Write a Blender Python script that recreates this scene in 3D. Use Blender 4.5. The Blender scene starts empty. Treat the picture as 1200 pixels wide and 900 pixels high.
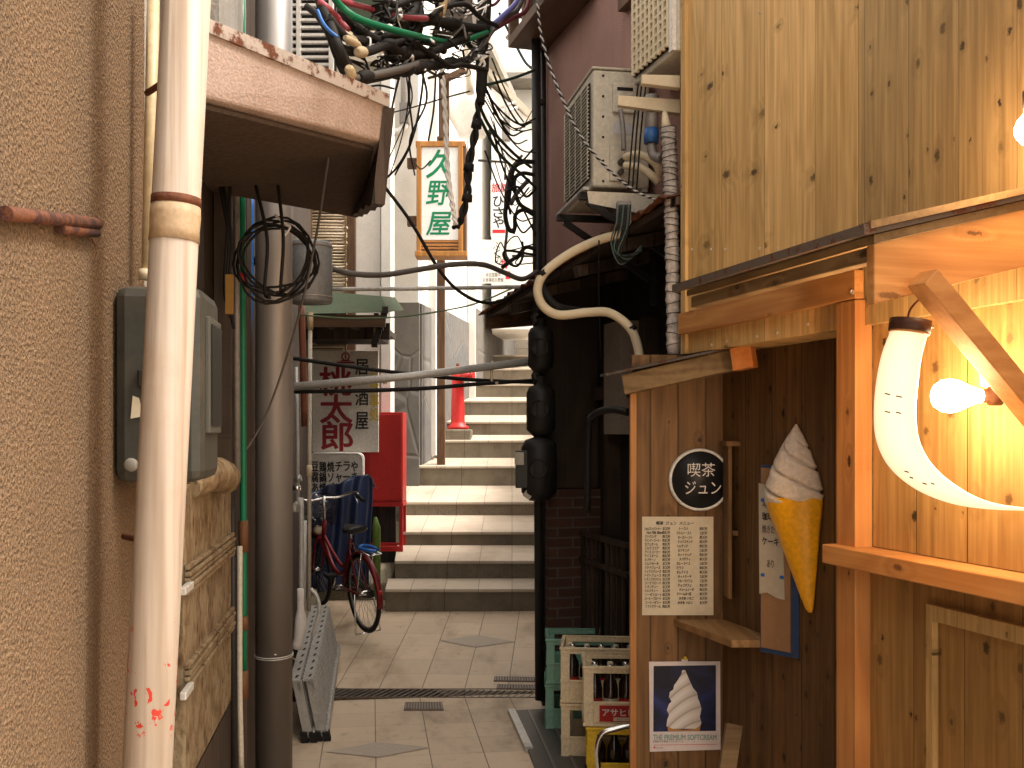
import bpy, bmesh, math, random
from mathutils import Matrix, Vector
random.seed(7)
SC = bpy.context.scene
COL = SC.collection
R = math.radians

# ------------------------------------------------------------ camera, sky, sun, exposure
FPX, EYE, HY = 1200.0, 1.80, 505.0          # focal length in photo pixels, eye height, horizon row
cam = bpy.data.cameras.new('camera')
cam.sensor_width = 36.0
cam.lens = 36.0
cam.shift_y = (HY - 450.0) / 1200.0
cam.clip_start = 0.05
cam.clip_end = 2000
camo = bpy.data.objects.new('camera', cam)
camo.location = (0, 0, EYE)
camo.rotation_euler = (R(90), 0, 0)
COL.objects.link(camo)
SC.camera = camo

SUN_EL, SUN_AZ = 56.0, 97.0                # elevation; azimuth from +Y towards +X
W = bpy.data.worlds.new('World')
SC.world = W
W.use_nodes = True
wn = W.node_tree
bg = wn.nodes['Background']
sky = wn.nodes.new('ShaderNodeTexSky')
sky.sky_type = 'NISHITA'
sky.sun_disc = False
sky.sun_elevation = R(SUN_EL)
sky.sun_rotation = R(SUN_AZ)
sky.air_density = 1.0
sky.dust_density = 4.0
hs = wn.nodes.new('ShaderNodeHueSaturation')
hs.inputs['Saturation'].default_value = 0.12
wn.links.new(sky.outputs[0], hs.inputs['Color'])
warm = wn.nodes.new('ShaderNodeMix')
warm.data_type = 'RGBA'; warm.blend_type = 'MULTIPLY'
warm.inputs['Factor'].default_value = 1.0
warm.inputs[7].default_value = (1.0, 0.905, 0.785, 1.0)
wn.links.new(hs.outputs[0], warm.inputs[6])
wn.links.new(warm.outputs[2], bg.inputs['Color'])
bg.inputs['Strength'].default_value = 0.15
sl = bpy.data.lights.new('sun', 'SUN')
sl.energy = 1.0
sl.angle = R(12)
sl.color = (1.0, 0.95, 0.88)
so = bpy.data.objects.new('sun', sl)
v = Vector((math.sin(R(SUN_AZ)) * math.cos(R(SUN_EL)), math.cos(R(SUN_AZ)) * math.cos(R(SUN_EL)), math.sin(R(SUN_EL))))
so.rotation_euler = v.to_track_quat('Z', 'Y').to_euler()
COL.objects.link(so)
SC.view_settings.view_transform = 'Standard'
SC.view_settings.look = 'None'
SC.view_settings.exposure = 2.0
SC.view_settings.gamma = 1.0
SC.view_settings.use_curve_mapping = False
SC.render.engine = 'CYCLES'
SC.cycles.use_denoising = True
SC.cycles.max_bounces = 8
SC.cycles.diffuse_bounces = 5
SC.cycles.sample_clamp_indirect = 6.0

# ------------------------------------------------------------ helpers
def P(px, py, z):
    """the world point seen at photo pixel (px, py) at distance z along the alley"""
    return Vector(((px - 600.0) / FPX * z, z, EYE + (HY - py) / FPX * z))

def frame(o, ux):
    """wall frame: x along the wall (left to right as seen), y into the wall, z up"""
    ux = Vector((ux[0], ux[1], 0)).normalized()
    uz = Vector((0, 0, 1))
    uy = uz.cross(ux)
    m = Matrix.Identity(4)
    for i in range(3):
        m[i][0], m[i][1], m[i][2] = ux[i], uy[i], uz[i]
        m[i][3] = (o[0], o[1], o[2] if len(o) > 2 else 0)[i]
    return m

def on(M, px, py, off=0.0):
    """local (x, z) where the sight line of a photo pixel meets the wall frame's plane y = off"""
    Mi = M.inverted()
    o = Mi @ Vector((0, 0, EYE))
    d = (Mi.to_3x3() @ (P(px, py, 1.0) - Vector((0, 0, EYE))))
    t = (off - o.y) / d.y
    q = o + d * t
    return q.x, q.z

def T(x, y, z):
    return Matrix.Translation((x, y, z))

def catmull(pts, k=6):
    pts = [Vector(p) for p in pts]
    if len(pts) < 3:
        return pts
    q = [pts[0] * 2 - pts[1]] + pts + [pts[-1] * 2 - pts[-2]]
    out = []
    for i in range(1, len(q) - 2):
        a, b, c, d = q[i - 1], q[i], q[i + 1], q[i + 2]
        for j in range(k):
            t = j / k
            out.append(0.5 * ((2 * b) + (c - a) * t + (2 * a - 5 * b + 4 * c - d) * t * t + (3 * b - a - 3 * c + d) * t ** 3))
    out.append(pts[-1])
    return out

class MB:
    def __init__(self):
        self.v, self.f, self.s = [], [], []

    def add(self, vs, fs, smooth=False):
        n = len(self.v)
        self.v += [tuple(p) for p in vs]
        for f in fs:
            self.f.append([i + n for i in f])
            self.s.append(smooth)
        return self

    def box(self, x0, x1, y0, y1, z0, z1, m=None):
        vs = [Vector((x, y, z)) for x in (x0, x1) for y in (y0, y1) for z in (z0, z1)]
        if m is not None:
            vs = [m @ q for q in vs]
        return self.add(vs, [(0, 1, 3, 2), (4, 6, 7, 5), (0, 4, 5, 1), (2, 3, 7, 6), (0, 2, 6, 4), (1, 5, 7, 3)])

    def hexa(self, b, t):
        """solid from a bottom and a top quad given in the same order"""
        vs = list(b) + list(t)
        return self.add(vs, [(3, 2, 1, 0), (4, 5, 6, 7), (0, 1, 5, 4), (1, 2, 6, 5), (2, 3, 7, 6), (3, 0, 4, 7)])

    def bar(self, a, b, w, h, up=(0, 0, 1)):
        """rectangular bar from a to b"""
        a, b = Vector(a), Vector(b)
        d = (b - a).normalized()
        up = Vector(up)
        s = d.cross(up)
        if s.length < 1e-5:
            s = d.cross(Vector((1, 0, 0)))
        s.normalize()
        u = s.cross(d).normalized()
        q = [s * (w / 2) * i + u * (h / 2) * j for i, j in ((-1, -1), (1, -1), (1, 1), (-1, 1))]
        return self.hexa([a + k for k in q], [b + k for k in q])

    def tube(self, pts, r, n=10, smooth_k=0, caps=True, closed=False):
        pts = catmull(pts, smooth_k) if smooth_k else [Vector(p) for p in pts]
        m = len(pts)
        if callable(r):
            rs = [r(i / (m - 1)) for i in range(m)]
        elif isinstance(r, (list, tuple)):
            rs = [r[min(len(r) - 1, int(round(i / (m - 1) * (len(r) - 1))))] for i in range(m)]
        else:
            rs = [r] * m
        t0 = (pts[1] - pts[0]).normalized()
        nrm = t0.orthogonal().normalized()
        vs, fs = [], []
        for i in range(m):
            if closed:
                t = (pts[(i + 1) % m] - pts[i - 1]).normalized()
            else:
                t = (pts[min(i + 1, m - 1)] - pts[max(i - 1, 0)]).normalized()
            nrm = (nrm - t * nrm.dot(t))
            nrm = nrm.normalized() if nrm.length > 1e-6 else t.orthogonal().normalized()
            bn = t.cross(nrm)
            for k in range(n):
                a = 2 * math.pi * k / n
                vs.append(pts[i] + (nrm * math.cos(a) + bn * math.sin(a)) * rs[i])
        for i in range(m if closed else m - 1):
            j = (i + 1) % m
            for k in range(n):
                k2 = (k + 1) % n
                fs.append((i * n + k, i * n + k2, j * n + k2, j * n + k))
        self.add(vs, fs, True)
        if caps and not closed:
            b = len(self.v) - len(vs)
            self.f.append([b + k for k in range(n)][::-1]); self.s.append(False)
            self.f.append([b + (m - 1) * n + k for k in range(n)]); self.s.append(False)
        return self

    def lathe(self, prof, n=24, m=None, a0=0.0, a1=2 * math.pi):
        """profile of (radius, height) turned about z"""
        full = abs(a1 - a0 - 2 * math.pi) < 1e-6
        cols = n if full else n + 1
        vs, fs = [], []
        for r, z in prof:
            for k in range(cols):
                a = a0 + (a1 - a0) * k / n
                vs.append(Vector((r * math.cos(a), r * math.sin(a), z)))
        if m is not None:
            vs = [m @ q for q in vs]
        for i in range(len(prof) - 1):
            for k in range(n):
                k2 = (k + 1) % cols
                fs.append((i * cols + k, i * cols + k2, (i + 1) * cols + k2, (i + 1) * cols + k))
        self.add(vs, fs, True)
        return self

    def prism(self, poly, y0, y1, m=None, smooth=False):
        """outline in (x, z), solid between y0 and y1"""
        n = len(poly)
        vs = [Vector((p[0], y0, p[1])) for p in poly] + [Vector((p[0], y1, p[1])) for p in poly]
        if m is not None:
            vs = [m @ q for q in vs]
        fs = [tuple(range(n)), tuple(range(2 * n - 1, n - 1, -1))]
        self.add(vs, fs)
        self.add(vs, [(i, i + n, (i + 1) % n + n, (i + 1) % n) for i in range(n)], smooth)
        return self

    def sheet(self, pts):
        return self.add(pts, [tuple(range(len(pts)))])

    def build(self, name, mat, parent=None, M=None, bevel=0.0, kind=None, label=None):
        me = bpy.data.meshes.new(name)
        me.from_pydata(self.v, [], self.f)
        me.polygons.foreach_set('use_smooth', self.s)
        bm = bmesh.new(); bm.from_mesh(me)
        bmesh.ops.remove_doubles(bm, verts=bm.verts, dist=1e-5)
        bmesh.ops.recalc_face_normals(bm, faces=bm.faces)
        bm.to_mesh(me); bm.free()
        me.materials.append(mat)
        o = bpy.data.objects.new(name, me)
        COL.objects.link(o)
        o.matrix_basis = M.copy() if M is not None else Matrix.Identity(4)
        if parent is not None:
            o.parent = parent
            o.matrix_parent_inverse = PW(parent).inverted()
        if bevel:
            b = o.modifiers.new('bevel', 'BEVEL')
            b.width = bevel; b.segments = 2; b.limit_method = 'ANGLE'; b.angle_limit = R(40)
        if kind: o['kind'] = kind
        if label: o['label'] = label
        return o

def PW(o):
    """world matrix of an object from its own and its parent's transforms"""
    if o.parent is None:
        return o.matrix_basis.copy()
    return PW(o.parent) @ o.matrix_parent_inverse @ o.matrix_basis

def tag(o, label, cat, group=None):
    o['label'] = label; o['category'] = cat
    if group: o['group'] = group
    return o

def thing(name, label, cat, loc=(0, 0, 0), group=None):
    o = bpy.data.objects.new(name, None)
    o.empty_display_size = 0.1
    COL.objects.link(o)
    o.location = loc
    o.matrix_basis = Matrix.Translation(loc)
    return tag(o, label, cat, group)

def copy_thing(o, move, label=None, parent=None):
    c = o.copy()
    COL.objects.link(c)
    if parent is not None:
        c.parent = parent
        c.matrix_parent_inverse = o.matrix_parent_inverse.copy()
    else:
        c.matrix_basis = move @ o.matrix_basis
    if label: c['label'] = label
    for ch in list(o.children):
        copy_thing(ch, None, None, c)
    return c

def text(body, M, w, h, mat, parent, name='lettering', vertical=False, off=0.0, shear=0.0, gap=1.0, align='CENTER', bold=0.0):
    """flat lettering fitted into a w x h box centred on frame M (x right, z up, facing -y)"""
    c = bpy.data.curves.new(name, 'FONT')
    c.body = '\n'.join(body) if vertical else body
    c.align_x = align
    c.space_line = gap
    c.offset = min(off, 0.0)
    c.shear = shear
    c.resolution_u = 3
    tmp = bpy.data.objects.new('tmp', c)
    COL.objects.link(tmp)
    dg = bpy.context.evaluated_depsgraph_get()
    me = bpy.data.meshes.new_from_object(tmp.evaluated_get(dg))
    bpy.data.objects.remove(tmp); bpy.data.curves.remove(c)
    xs = [q.co.x for q in me.vertices]; ys = [q.co.y for q in me.vertices]
    x0, x1, y0, y1 = min(xs), max(xs), min(ys), max(ys)
    if off > 0 and not bold: bold = off * 1.2
    for q in me.vertices:
        x = ((q.co.x - x0) / (x1 - x0) - 0.5) * w
        z = ((q.co.y - y0) / (y1 - y0) - 0.5) * h
        q.co = (x, 0, z)
    if bold:
        k = bold * (h / max(1, body.count('\n') + 1) if not vertical else w)
        vs = [q.co.copy() for q in me.vertices]; fs = [list(p.vertices) for p in me.polygons]
        V, F = [], []
        for i, (dx, dz) in enumerate(((1, 0), (-1, 0), (0, 1), (0, -1), (.7, .7), (-.7, -.7), (.7, -.7), (-.7, .7), (0, 0))):
            n0 = len(V)
            V += [(q.x + dx * k, -0.00012 * i, q.z + dz * k) for q in vs]
            F += [[j + n0 for j in f] for f in fs]
        bpy.data.meshes.remove(me)
        me = bpy.data.meshes.new(name)
        me.from_pydata(V, [], F)
    me.materials.clear(); me.materials.append(mat)
    me.name = name
    o = bpy.data.objects.new(name, me)
    COL.objects.link(o)
    o.matrix_basis = M.copy()
    o.parent = parent
    o.matrix_parent_inverse = PW(parent).inverted()
    return o

# ------------------------------------------------------------ materials
class NT:
    def __init__(self, name, rough=0.8, metal=0.0, spec=0.3):
        self.m = bpy.data.materials.new(name)
        self.m.use_nodes = True
        self.t = self.m.node_tree
        self.b = self.t.nodes['Principled BSDF']
        self.b.inputs['Roughness'].default_value = rough
        self.b.inputs['Metallic'].default_value = metal
        self.b.inputs['Specular IOR Level'].default_value = spec
        self._co = None

    def n(self, kind, **kw):
        x = self.t.nodes.new('ShaderNode' + kind)
        for k, val in kw.items():
            setattr(x, k, val)
        return x

    def put(self, sock, val):
        if isinstance(val, (int, float)):
            sock.default_value = val
        elif isinstance(val, (tuple, list)):
            sock.default_value = tuple(val) + ((1.0,) if len(val) == 3 and sock.type == 'RGBA' else ())
        else:
            self.t.links.new(val, sock)

    def co(self):
        if self._co is None:
            self._co = self.n('TexCoord').outputs['Object']
        return self._co

    def map(self, scale=(1, 1, 1), loc=(0, 0, 0), vec=None, rot=(0, 0, 0)):
        x = self.n('Mapping')
        self.put(x.inputs['Vector'], vec if vec is not None else self.co())
        x.inputs['Scale'].default_value = scale
        x.inputs['Location'].default_value = loc
        x.inputs['Rotation'].default_value = rot
        return x.outputs[0]

    def noise(self, vec, scale=1.0, detail=4.0, rough=0.55, dist=0.0):
        x = self.n('TexNoise')
        self.put(x.inputs['Vector'], vec)
        x.inputs['Scale'].default_value = scale
        x.inputs['Detail'].default_value = detail
        x.inputs['Roughness'].default_value = rough
        x.inputs['Distortion'].default_value = dist
        return x.outputs['Fac']

    def vor(self, vec, scale=1.0, feature='F1', rnd=1.0, out='Distance'):
        x = self.n('TexVoronoi', feature=feature)
        self.put(x.inputs['Vector'], vec)
        x.inputs['Scale'].default_value = scale
        x.inputs['Randomness'].default_value = rnd
        return x.outputs[out]

    def math(self, op, a, b=0.0, c=0.0, clamp=False):
        x = self.n('Math', operation=op, use_clamp=clamp)
        for i, val in enumerate((a, b, c)):
            self.put(x.inputs[i], val)
        return x.outputs[0]

    def step(self, fac, lo, hi):
        """smooth 0..1 between lo and hi (lo > hi gives the inverse)"""
        x = self.n('MapRange', interpolation_type='SMOOTHSTEP', clamp=True)
        self.put(x.inputs['Value'], fac)
        a, b, c, d = (lo, hi, 0.0, 1.0) if lo <= hi else (hi, lo, 1.0, 0.0)
        for k, val in zip(('From Min', 'From Max', 'To Min', 'To Max'), (a, b, c, d)):
            x.inputs[k].default_value = val
        return x.outputs[0]

    def mix(self, fac, a, b, mode='MIX'):
        x = self.n('Mix', data_type='RGBA', blend_type=mode)
        self.put(x.inputs['Factor'], fac)
        self.put(x.inputs[6], a)
        self.put(x.inputs[7], b)
        return x.outputs[2]

    def ramp(self, fac, stops):
        x = self.n('ValToRGB')
        self.put(x.inputs[0], fac)
        e = x.color_ramp.elements
        while len(e) < len(stops):
            e.new(0.5)
        for k, (pos, c) in zip(e, stops):
            k.position = pos
            k.color = tuple(c) + (1.0,)
        return x.outputs[0]

    def xyz(self, vec=None):
        x = self.n('SeparateXYZ')
        self.put(x.inputs[0], vec if vec is not None else self.co())
        return x.outputs

    def comb(self, x, y, z):
        k = self.n('CombineXYZ')
        for i, val in enumerate((x, y, z)):
            self.put(k.inputs[i], val)
        return k.outputs[0]

    def color(self, c):
        self.put(self.b.inputs['Base Color'], c)
        return self

    def rough(self, c):
        self.put(self.b.inputs['Roughness'], c)
        return self

    def bump(self, h, strength=0.3, dist=0.01):
        x = self.n('Bump')
        x.inputs['Strength'].default_value = strength
        x.inputs['Distance'].default_value = dist
        self.put(x.inputs['Height'], h)
        self.t.links.new(x.outputs[0], self.b.inputs['Normal'])
        return self

def shade(c, k):
    return tuple(min(1.0, q * k) for q in c)

def paint(name, c, rough=0.5, metal=0.0, grime=0.35, gscale=6.0, bump=0.05, spec=0.4, dirt=(0.10, 0.075, 0.05), streak=False):
    """painted / plastic / metal surface with uneven wear and grime"""
    k = NT(name, rough, metal, spec)
    sc = (1, 1, 0.25) if streak else (1, 1, 1)
    a = k.noise(k.map(sc), gscale, 6, 0.65)
    f = k.noise(k.map((1, 1, 1), (3, 1, 2)), gscale * 9, 3)
    col = k.mix(k.step(f, 0.3, 0.75), shade(c, 0.88), shade(c, 1.1))
    g = k.math('MULTIPLY', k.step(a, 0.48, 0.78), grime)
    k.color(k.mix(g, col, dirt))
    k.rough(k.math('ADD', k.math('MULTIPLY', a, 0.25), rough - 0.1, clamp=True))
    if bump:
        k.bump(k.math('ADD', a, k.math('MULTIPLY', f, 0.3)), bump, 0.01)
    return k.m

def plain(name, c, rough=0.7, spec=0.3, metal=0.0):
    k = NT(name, rough, metal, spec)
    f = k.noise(k.co(), 40, 3)
    k.color(k.mix(f, shade(c, 0.85), shade(c, 1.12)))
    return k.m

def glow(name, c, strength):
    k = NT(name, 0.5)
    k.color(c)
    k.put(k.b.inputs['Emission Color'], c)
    k.b.inputs['Emission Strength'].default_value = strength
    return k.m

def wood(name, light, dark, width=0.18, grain='z', knots=0.5, ksize=0.16, kx=5.0, kz=1.6, gap=0.004, tone=0.25, rough=0.6, across='x', dirt=0.15, seed=0.0, rings=0.5, joint=0.0):
    """boards: grain along one axis, plank to plank tone, cathedral rings, knots and joints"""
    k = NT(name, rough, 0, 0.3)
    s = k.xyz()
    a = s['XYZ'.index(across.upper())]
    g = s['XYZ'.index(grain.upper())]
    third = s[({0, 1, 2} - {'XYZ'.index(across.upper()), 'XYZ'.index(grain.upper())}).pop()]
    if width:
        q = k.math('DIVIDE', a, width)
        pid = k.math('FLOOR', q)
        fr = k.math('FRACT', q)
    else:
        pid, fr = 0.0, None
    wnode = k.n('TexWhiteNoise', noise_dimensions='2D')
    k.put(wnode.inputs['Vector'], k.comb(k.math('ADD', pid, seed), 3.7, 0.0))
    rnd = wnode.outputs['Value']
    ga = k.math('ADD', a, k.math('MULTIPLY', rnd, 9.0))
    gg = k.math('ADD', g, k.math('MULTIPLY', rnd, 31.0))
    # knots
    kv = k.comb(k.math('MULTIPLY', ga, kx), k.math('MULTIPLY', gg, kz), 0.0)
    wb = k.n('TexNoise'); k.put(wb.inputs['Vector'], k.comb(k.math('MULTIPLY', ga, 22.0), k.math('MULTIPLY', gg, 22.0), 0.0)); wb.inputs['Detail'].default_value = 2.0
    kd = k.n('VectorMath', operation='MULTIPLY_ADD')
    k.put(kd.inputs[0], wb.outputs['Color']); kd.inputs[1].default_value = (0.16, 0.16, 0.0); k.put(kd.inputs[2], kv)
    kv = kd.outputs[0]
    vn = k.n('TexVoronoi', feature='F1', voronoi_dimensions='2D')
    k.put(vn.inputs['Vector'], kv)
    vn.inputs['Scale'].default_value = 1.0
    dist = vn.outputs['Distance']
    cs = k.n('SeparateColor')
    k.put(cs.inputs[0], vn.outputs['Color'])
    has = k.step(cs.outputs[0], 1.0 - knots, 1.0 - knots + 0.02)
    size = k.math('MULTIPLY', k.math('ADD', cs.outputs[1], 0.35), ksize)
    kn = k.math('MULTIPLY', k.math('SUBTRACT', 1.0, k.math('DIVIDE', dist, size), clamp=True), has)
    halo = k.math('MULTIPLY', k.math('SUBTRACT', 1.0, k.math('DIVIDE', dist, k.math('MULTIPLY', size, 3.2)), clamp=True), has)
    # rings bend round the knots
    low = k.noise(k.comb(k.math('MULTIPLY', ga, 5.0), third, k.math('MULTIPLY', gg, 0.7)), 1.0, 2, 0.5)
    ph = k.math('ADD', k.math('MULTIPLY', low, 60.0), k.math('MULTIPLY', halo, 9.0))
    ring = k.math('MULTIPLY_ADD', k.math('SINE', ph), 0.5, 0.5)
    fib = k.noise(k.comb(k.math('MULTIPLY', ga, 62.0), k.math('MULTIPLY', third, 60.0), k.math('MULTIPLY', gg, 2.2)), 1.0, 5, 0.6)
    mixv = k.math('ADD', k.math('MULTIPLY', ring, rings), k.math('MULTIPLY', k.step(fib, 0.3, 0.7), 1.0 - rings * 0.7), clamp=True)
    col = k.mix(mixv, dark, light)
    tn = k.math('MULTIPLY_ADD', rnd, tone, 1.0 - tone * 0.6)
    col = k.mix(1.0, col, k.comb(tn, tn, k.math('POWER', tn, 1.25)), 'MULTIPLY')
    lane = k.noise(k.comb(k.math('MULTIPLY', ga, 17.0), 0.0, k.math('MULTIPLY', gg, 0.3)), 1.0, 3, 0.6)
    col = k.mix(k.math('MULTIPLY', k.step(lane, 0.42, 0.68), 0.45), col, shade(dark, 0.72))
    blot = k.noise(k.map((1, 1, 0.5)), 2.2, 4)
    col = k.mix(k.math('MULTIPLY', k.step(blot, 0.45, 0.75), dirt), col, shade(dark, 0.35))
    col = k.mix(k.math('MULTIPLY', halo, 0.35), col, shade(dark, 0.55))
    kcol = k.mix(cs.outputs[2], shade(dark, 0.10), shade(dark, 0.6))
    col = k.mix(k.step(kn, 0.02, 0.6), col, kcol)
    h = k.math('MULTIPLY', fib, 0.25)
    if width:
        e = k.math('MINIMUM', fr, k.math('SUBTRACT', 1.0, fr))
        line = k.step(e, gap / width * 0.6, gap / width * 1.2)
        col = k.mix(k.math('MULTIPLY_ADD', line, 1.0 - joint, joint), shade(dark, 0.12), col)
        h = k.math('ADD', h, line)
    k.color(col)
    k.bump(h, 0.35, 0.006)
    return k.m

def stucco(name, c, grain=150.0, bump=0.7, var=0.3, streaks=0.35, dark=(0.08, 0.06, 0.045), rough=0.95, dist=0.008):
    k = NT(name, rough, 0, 0.15)
    g = k.noise(k.co(), grain, 3, 0.6)
    g2 = k.vor(k.co(), grain * 0.8)
    b = k.noise(k.co(), 2.2, 6, 0.6)
    st = k.noise(k.map((6, 6, 0.5)), 1.0, 5, 0.6)
    col = k.mix(k.step(g, 0.3, 0.7), shade(c, 1 - var), shade(c, 1 + var * 0.7))
    col = k.mix(k.math('MULTIPLY', k.step(b, 0.4, 0.75), 0.4), col, shade(c, 0.62))
    col = k.mix(k.math('MULTIPLY', k.step(st, 0.5, 0.8), streaks), col, dark)
    k.color(col)
    k.bump(k.math('ADD', g, k.math('MULTIPLY', g2, 0.5)), bump, dist)
    return k.m

def rusty(name, c, amount=0.5, scale=9.0, metal=0.3):
    k = NT(name, 0.75, metal, 0.3)
    a = k.noise(k.co(), scale, 7, 0.7)
    b = k.noise(k.map((1, 1, 1), (5, 5, 5)), scale * 5, 4)
    r = k.mix(b, (0.055, 0.018, 0.010), (0.19, 0.068, 0.030))
    m = k.step(a, 0.62 - amount * 0.35, 0.70 - amount * 0.3)
    k.color(k.mix(m, k.mix(b, shade(c, 0.85), shade(c, 1.1)), r))
    k.bump(k.math('ADD', m, b), 0.3, 0.004)
    return k.m

def tiles(name, base, size=0.30, jx=0.9, jy=0.35, stain=0.35, grout=(0.16, 0.13, 0.10), sx=None):
    """paving tiles with narrow joints, tile to tile tone, stains"""
    k = NT(name, 0.65, 0, 0.3)
    s = k.xyz()
    qx = k.math('DIVIDE', s[0], sx or size); qy = k.math('DIVIDE', s[1], size)
    fx, fy = k.math('FRACT', qx), k.math('FRACT', qy)
    wnode = k.n('TexWhiteNoise', noise_dimensions='2D')
    k.put(wnode.inputs['Vector'], k.comb(k.math('FLOOR', qx), k.math('FLOOR', qy), 0.0))
    rnd = wnode.outputs['Value']
    tone = k.math('MULTIPLY_ADD', rnd, 0.16, 0.92)
    sp = k.noise(k.co(), 160, 3, 0.6)
    col = k.mix(k.step(sp, 0.3, 0.7), shade(base, 0.86), shade(base, 1.1))
    col = k.mix(1.0, col, k.comb(tone, tone, tone), 'MULTIPLY')
    st = k.noise(k.map((1, 0.45, 1)), 2.6, 7, 0.62)
    col = k.mix(k.math('MULTIPLY', k.step(st, 0.45, 0.72), stain), col, (0.20, 0.13, 0.075))
    sm = k.noise(k.map((1, 1, 1), (8, 3, 0)), 9, 6, 0.7)
    col = k.mix(k.math('MULTIPLY', k.step(sm, 0.55, 0.75), stain * 0.7), col, (0.12, 0.09, 0.06))
    ex = k.math('MINIMUM', fx, k.math('SUBTRACT', 1.0, fx))
    ey = k.math('MINIMUM', fy, k.math('SUBTRACT', 1.0, fy))
    lx = k.math('MULTIPLY', k.step(ex, 0.014, 0.006), jx)
    ly = k.math('MULTIPLY', k.step(ey, 0.014, 0.006), jy)
    j = k.math('MAXIMUM', lx, ly)
    col = k.mix(j, col, grout)
    k.color(col)
    k.rough(k.math('MULTIPLY_ADD', sm, 0.3, 0.42))
    k.bump(k.math('SUBTRACT', k.math('MULTIPLY', sp, 0.15), j), 0.4, 0.004)
    return k.m

def granite(name, c):
    k = NT(name, 0.85, 0, 0.2)
    s = k.noise(k.co(), 220, 2, 0.6)
    b = k.noise(k.co(), 4, 6, 0.65)
    v = k.noise(k.map((9, 1, 1.2)), 1.0, 4, 0.6)
    col = k.mix(k.step(s, 0.3, 0.7), shade(c, 0.6), shade(c, 1.35))
    col = k.mix(k.math('MULTIPLY', k.step(b, 0.4, 0.7), 0.5), col, shade(c, 0.45))
    col = k.mix(k.math('MULTIPLY', k.step(v, 0.5, 0.75), 0.4), col, (0.07, 0.05, 0.03))
    s2 = k.xyz()
    fx = k.math('FRACT', k.math('DIVIDE', s2[0], 0.59))
    e = k.math('MINIMUM', fx, k.math('SUBTRACT', 1.0, fx))
    col = k.mix(k.math('MULTIPLY', k.step(e, 0.008, 0.003), 0.7), col, (0.05, 0.04, 0.03))
    k.color(col)
    k.bump(s, 0.3, 0.004)
    return k.m

def slate(name):
    """big irregular slabs of grey stone veneer"""
    k = NT(name, 0.8, 0, 0.25)
    v = k.map((1.0, 1.0, 0.8))
    d = k.vor(v, 1.7, 'DISTANCE_TO_EDGE')
    c = k.n('TexVoronoi')
    k.put(c.inputs['Vector'], v)
    c.inputs['Scale'].default_value = 1.7
    cc = k.n('SeparateColor'); k.put(cc.inputs[0], c.outputs['Color'])
    n = k.noise(k.co(), 7, 7, 0.65)
    col = k.mix(n, (0.05, 0.05, 0.052), (0.17, 0.167, 0.163))
    col = k.mix(k.math('MULTIPLY', cc.outputs[0], 0.4), col, (0.20, 0.165, 0.125))
    col = k.mix(k.step(d, 0.016, 0.008), col, (0.15, 0.14, 0.125))
    k.color(col)
    k.bump(k.math('ADD', k.math('MULTIPLY', n, 0.5), k.step(d, 0.0, 0.04)), 0.5, 0.02)
    return k.m

def bricks(name, c1, c2, mortar, w=0.21, h=0.065):
    k = NT(name, 0.9, 0, 0.2)
    x = k.n('TexBrick')
    s = k.xyz()
    k.put(x.inputs['Vector'], k.comb(k.math('ADD', s[0], s[1]), s[2], 0.0))
    x.inputs['Scale'].default_value = 1.0
    x.inputs['Brick Width'].default_value = w
    x.inputs['Row Height'].default_value = h
    x.inputs['Mortar Size'].default_value = 0.006
    k.put(x.inputs['Color1'], c1); k.put(x.inputs['Color2'], c2); k.put(x.inputs['Mortar'], mortar)
    n = k.noise(k.co(), 20, 5)
    k.color(k.mix(k.math('MULTIPLY', n, 0.6), x.outputs['Color'], (0.04, 0.025, 0.02)))
    k.bump(k.math('SUBTRACT', 1.0, x.outputs['Fac']), 0.6, 0.006)
    return k.m

# palette
CEDAR = wood('cedar_boards', (0.80, 0.505, 0.205), (0.52, 0.305, 0.105), width=0.33, knots=0.55, ksize=0.10, kx=3.1, kz=6.0, gap=0.002, tone=0.22, rings=0.35, joint=0.5)
CEDAR_FINE = wood('cedar_narrow_boards', (0.50, 0.325, 0.135), (0.30, 0.185, 0.07), width=0.21, knots=0.85, ksize=0.105, kx=9.0, kz=6.0, gap=0.002, tone=0.2, rings=0.2, joint=0.6)
CEDAR_LIT = wood('cedar_wall_boards', (0.46, 0.27, 0.095), (0.29, 0.15, 0.048), width=0.21, knots=0.55, ksize=0.13, kx=9.0, kz=7.0, gap=0.002, tone=0.25, rings=0.25)  # lit copy of the cedar, kept lighter for the wall by the bulb
CEDAR_LOW = wood('cedar_lower_boards', (0.34, 0.19, 0.062), (0.21, 0.107, 0.032), width=0.21, knots=0.75, ksize=0.11, kx=9.0, kz=6.0, joint=0.4, gap=0.002, tone=0.22, rings=0.25)  # shaded copy: dimness of the lower wall put into the colour
CEDAR_DARK = wood('cedar_shaded_boards', (0.165, 0.086, 0.030), (0.092, 0.044, 0.015), width=0.21, knots=0.7, ksize=0.11, kx=9.0, kz=6.0, joint=0.4, gap=0.003, tone=0.25, dirt=0.35, rings=0.25)  # shaded copy: darkness of the niche put into the colour
CEDAR_SIDE = wood('cedar_side_boards', (0.21, 0.110, 0.040), (0.115, 0.056, 0.020), width=0.12, knots=0.35, ksize=0.10, kx=7.0, kz=5.0, tone=0.35, dirt=0.4, joint=0.4)  # side wall boards, base colour lowered to carry the niche shade
LUMBER_X = wood('sawn_lumber', (0.58, 0.275, 0.09), (0.42, 0.17, 0.048), width=0, grain='x', across='z', knots=0.3, ksize=0.11, kx=11, kz=5, rings=0.6)
LUMBER_Z = wood('sawn_post', (0.53, 0.245, 0.08), (0.39, 0.155, 0.045), width=0, grain='z', across='x', knots=0.3, ksize=0.11, kx=11, kz=5, rings=0.6)
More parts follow.
